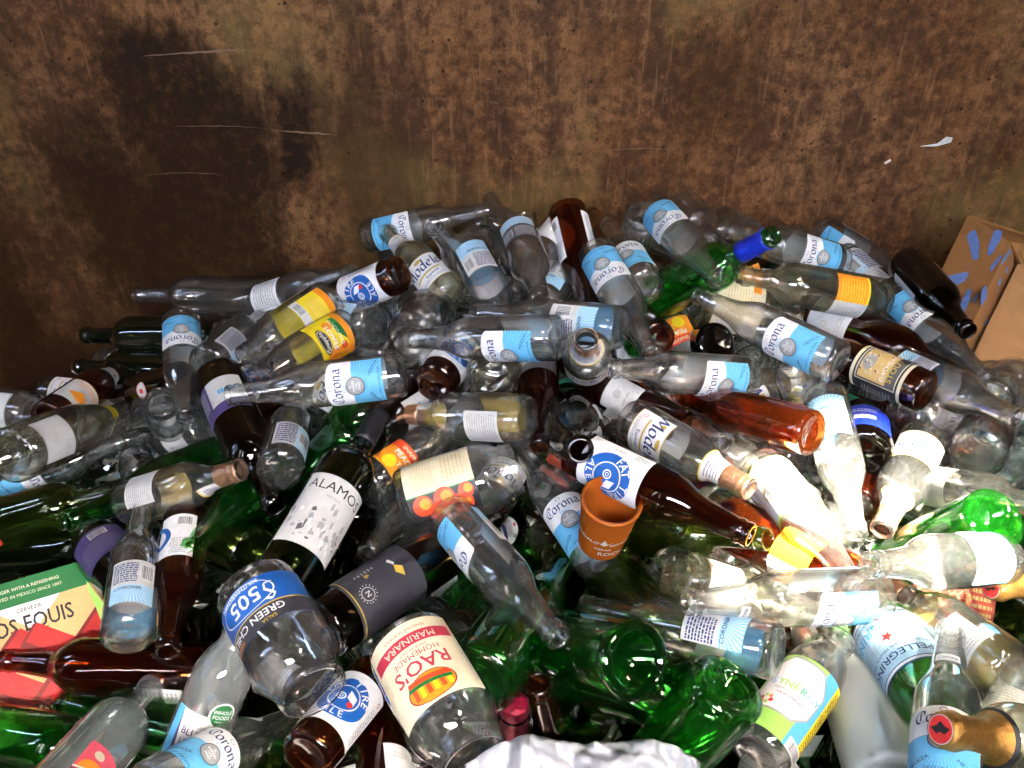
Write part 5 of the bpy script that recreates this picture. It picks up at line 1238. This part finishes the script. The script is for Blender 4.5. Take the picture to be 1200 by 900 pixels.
# red printed carton, mint scrap
rc = card_root('drink_carton', 'red printed carton with a pale ship wheel under the level bottle at right', 'carton', 1118, 700, heap_depth(1118, 700) - .01, -8, -15)
box_local('carton_body', .095, .055, .012, 'brick_paper', rc)
def L_red(a):
    a.ring(.0, .0, .016, .018, 'tan_paper'); a.ring(0, 0, .004, .006, 'tan_paper'); a.rays(0, 0, .005, .020, 8, 'tan_paper', (-.04, -.026, .04, .026), .12); a.lines(.02, -.02, .044, .02, 4, 'tan_paper', 3, .5); a.lines(-.044, .004, -.022, .02, 2, 'tan_paper', 5, .5)
art_local('printed_front', L_red, rc)
ms = card_root('carton_scrap', 'mint green printed carton scrap under the stout bottle', 'scrap', 1010, 478, heap_depth(1010, 478) - .015, 155, -10)
box_local('scrap_sheet', .055, .026, .002, 'mint_paper', ms)
art_local('printed_front', lambda a: a.text('HOR', .004, .001, .018, 'white_paper'), ms)
def scrap(label, x, y, lay, w, h, rot, mat, tx=0, name='label_scrap', cat='scrap'):
    o = card_root(name, label, cat, x, y, heap_depth(x, y) - lay, rot, tx)
    n = 6; V, Fc = [], []
    for j in range(n + 1):
        for i in range(n + 1):
            V.append((w * (i / n - .5), h * (j / n - .5), .004 * math.sin(i * 1.3 + x) * math.cos(j * .9 + y)))
    for j in range(n):
        for i in range(n): a = j * (n + 1) + i; Fc.append((a, a + 1, a + n + 2, a + n + 1))
    obj('paper', mesh_from('paper', V, Fc, [mat], None, True), o)
scrap('loose white label piece above the plain white label near the right crest', 957, 369, .05, .036, .022, -28, 'white_paper')
scrap('loose yellow red wrapper piece under the dark wine bottle mouth', 655, 552, .0, .05, .028, -35, 'tomato_ink', name='wrapper', cat='wrapper')
scrap('small white torn paper beside the red banded sauce jar', 541, 765, .03, .012, .03, 30, 'off_white_paper')
scrap('orange foil scrap beside the amber dregs near the crest', 882, 322, .06, .03, .03, 20, 'orange_paper')
scrap('white paper slip just above the plastic bag', 706, 866, .03, .045, .016, 30, 'white_paper')
scrap('white paper under the mouth of the level bottle beneath the tea label', 733, 410, -.01, .03, .03, 10, 'white_paper')
# plastic bag
m, nt, out = new_mat('white_plastic'); b = N(nt, 'ShaderNodeBsdfPrincipled'); nt.links.new(b.outputs[0], out.inputs[0])
b.inputs['Base Color'].default_value = (.46, .48, .52, 1); b.inputs['Roughness'].default_value = .28; b.inputs['Transmission Weight'].default_value = .15
V, Fc = [], []; NXB, NYB = 70, 40
from mathutils import noise as mn
for j in range(NYB + 1):
    for i in range(NXB + 1):
        u, v = i / NXB, j / NYB
        x = 545 + 275 * u; y = 862 + 150 * v + 34 * (2 * u - 1) ** 2 - 8 * math.sin(u * 9) * (1 - v)
        q = Vector((u * 5, v * 3.5, .3)); r = mn.fractal(q, .9, 2.1, 4) + .6 * abs(mn.noise(q * 2.1))
        V.append(tuple(at(x, y + r * 5, heap_depth(680, 900) - .235 - .05 * math.sin(math.pi * min(v * 1.2, 1)) * math.sin(math.pi * u) + r * .026)))
for j in range(NYB):
    for i in range(NXB): a = j * (NXB + 1) + i; Fc.append((a, a + 1, a + NXB + 2, a + NXB + 1))
pb = obj('plastic_bag', mesh_from('plastic_bag', V, Fc, ['white_plastic'], None, True)); tag(pb, 'crumpled white plastic bag at the bottom edge below the pink capsule', 'bag')
sm = pb.modifiers.new('thick', 'SOLIDIFY'); sm.thickness = .0006
w = bpy.data.worlds.new('World'); SC.world = w; w.use_nodes = True
nt = w.node_tree; bg = nt.nodes['Background']
sky = nt.nodes.new('ShaderNodeTexSky'); sky.sky_type = 'NISHITA'; sky.sun_disc = False
sd = Vector(SUN_DIR).normalized()          # towards the sun
sky.sun_elevation = math.asin(sd.z); sky.sun_rotation = math.atan2(sd.x, sd.y)
sky.dust_density = 5; sky.air_density = 1.0; sky.ozone_density = .5
nt.links.new(sky.outputs[0], bg.inputs[0]); bg.inputs[1].default_value = .15
sl = bpy.data.lights.new('sun', 'SUN'); so = bpy.data.objects.new('sun', sl); COL.objects.link(so)
sl.energy = SUN_E; sl.angle = R(SUN_A); sl.color = (1, .97, .92)
so.rotation_euler = sd.to_track_quat('Z', 'Y').to_euler(); so.location = (0, 0, 5)
pl = bpy.data.lights.new('sky_portal', 'AREA'); pl.shape = 'RECTANGLE'; pl.size = OX1 - OX0; pl.size_y = OZ1 - OZ0; pl.cycles.is_portal = True
po = bpy.data.objects.new('sky_portal', pl); COL.objects.link(po); po.location = ((OX0 + OX1) / 2, FY - .01, (OZ0 + OZ1) / 2); po.rotation_euler = (math.pi / 2, 0, 0)
def portal(cx_, cy_, cz_, w_, h_, rot):
    q_ = bpy.data.lights.new('slot_portal', 'AREA'); q_.shape = 'RECTANGLE'; q_.size = w_; q_.size_y = h_; q_.cycles.is_portal = True
    r_ = bpy.data.objects.new('slot_portal', q_); COL.objects.link(r_); r_.location = (cx_, cy_, cz_); r_.rotation_euler = rot
for xa, xb, za, zb in FSLOT: portal((xa + xb) / 2, FY - .01, (za + zb) / 2, xb - xa, zb - za, (math.pi / 2, 0, 0))
for ya, yb, za, zb in LSLOT: portal(-2.21, (ya + yb) / 2, (za + zb) / 2, zb - za, yb - ya, (0, -math.pi / 2, 0))
for xa, xb, ya, yb in RSLOT: portal((xa + xb) / 2, (ya + yb) / 2, 2.96, xb - xa, yb - ya, (0, 0, 0))
vs = SC.view_settings
vs.view_transform = 'Standard'; vs.look = 'None'; vs.gamma = 1; vs.use_curve_mapping = False; vs.exposure = EXPO
c = SC.cycles
c.max_bounces = 24; c.transparent_max_bounces = 40; c.transmission_bounces = 20; c.glossy_bounces = 5; c.diffuse_bounces = 3
c.caustics_reflective = False; c.caustics_refractive = True; c.blur_glossy = .1
c.use_denoising = True; c.sample_clamp_indirect = 8; c.use_adaptive_sampling = True; c.adaptive_threshold = .02
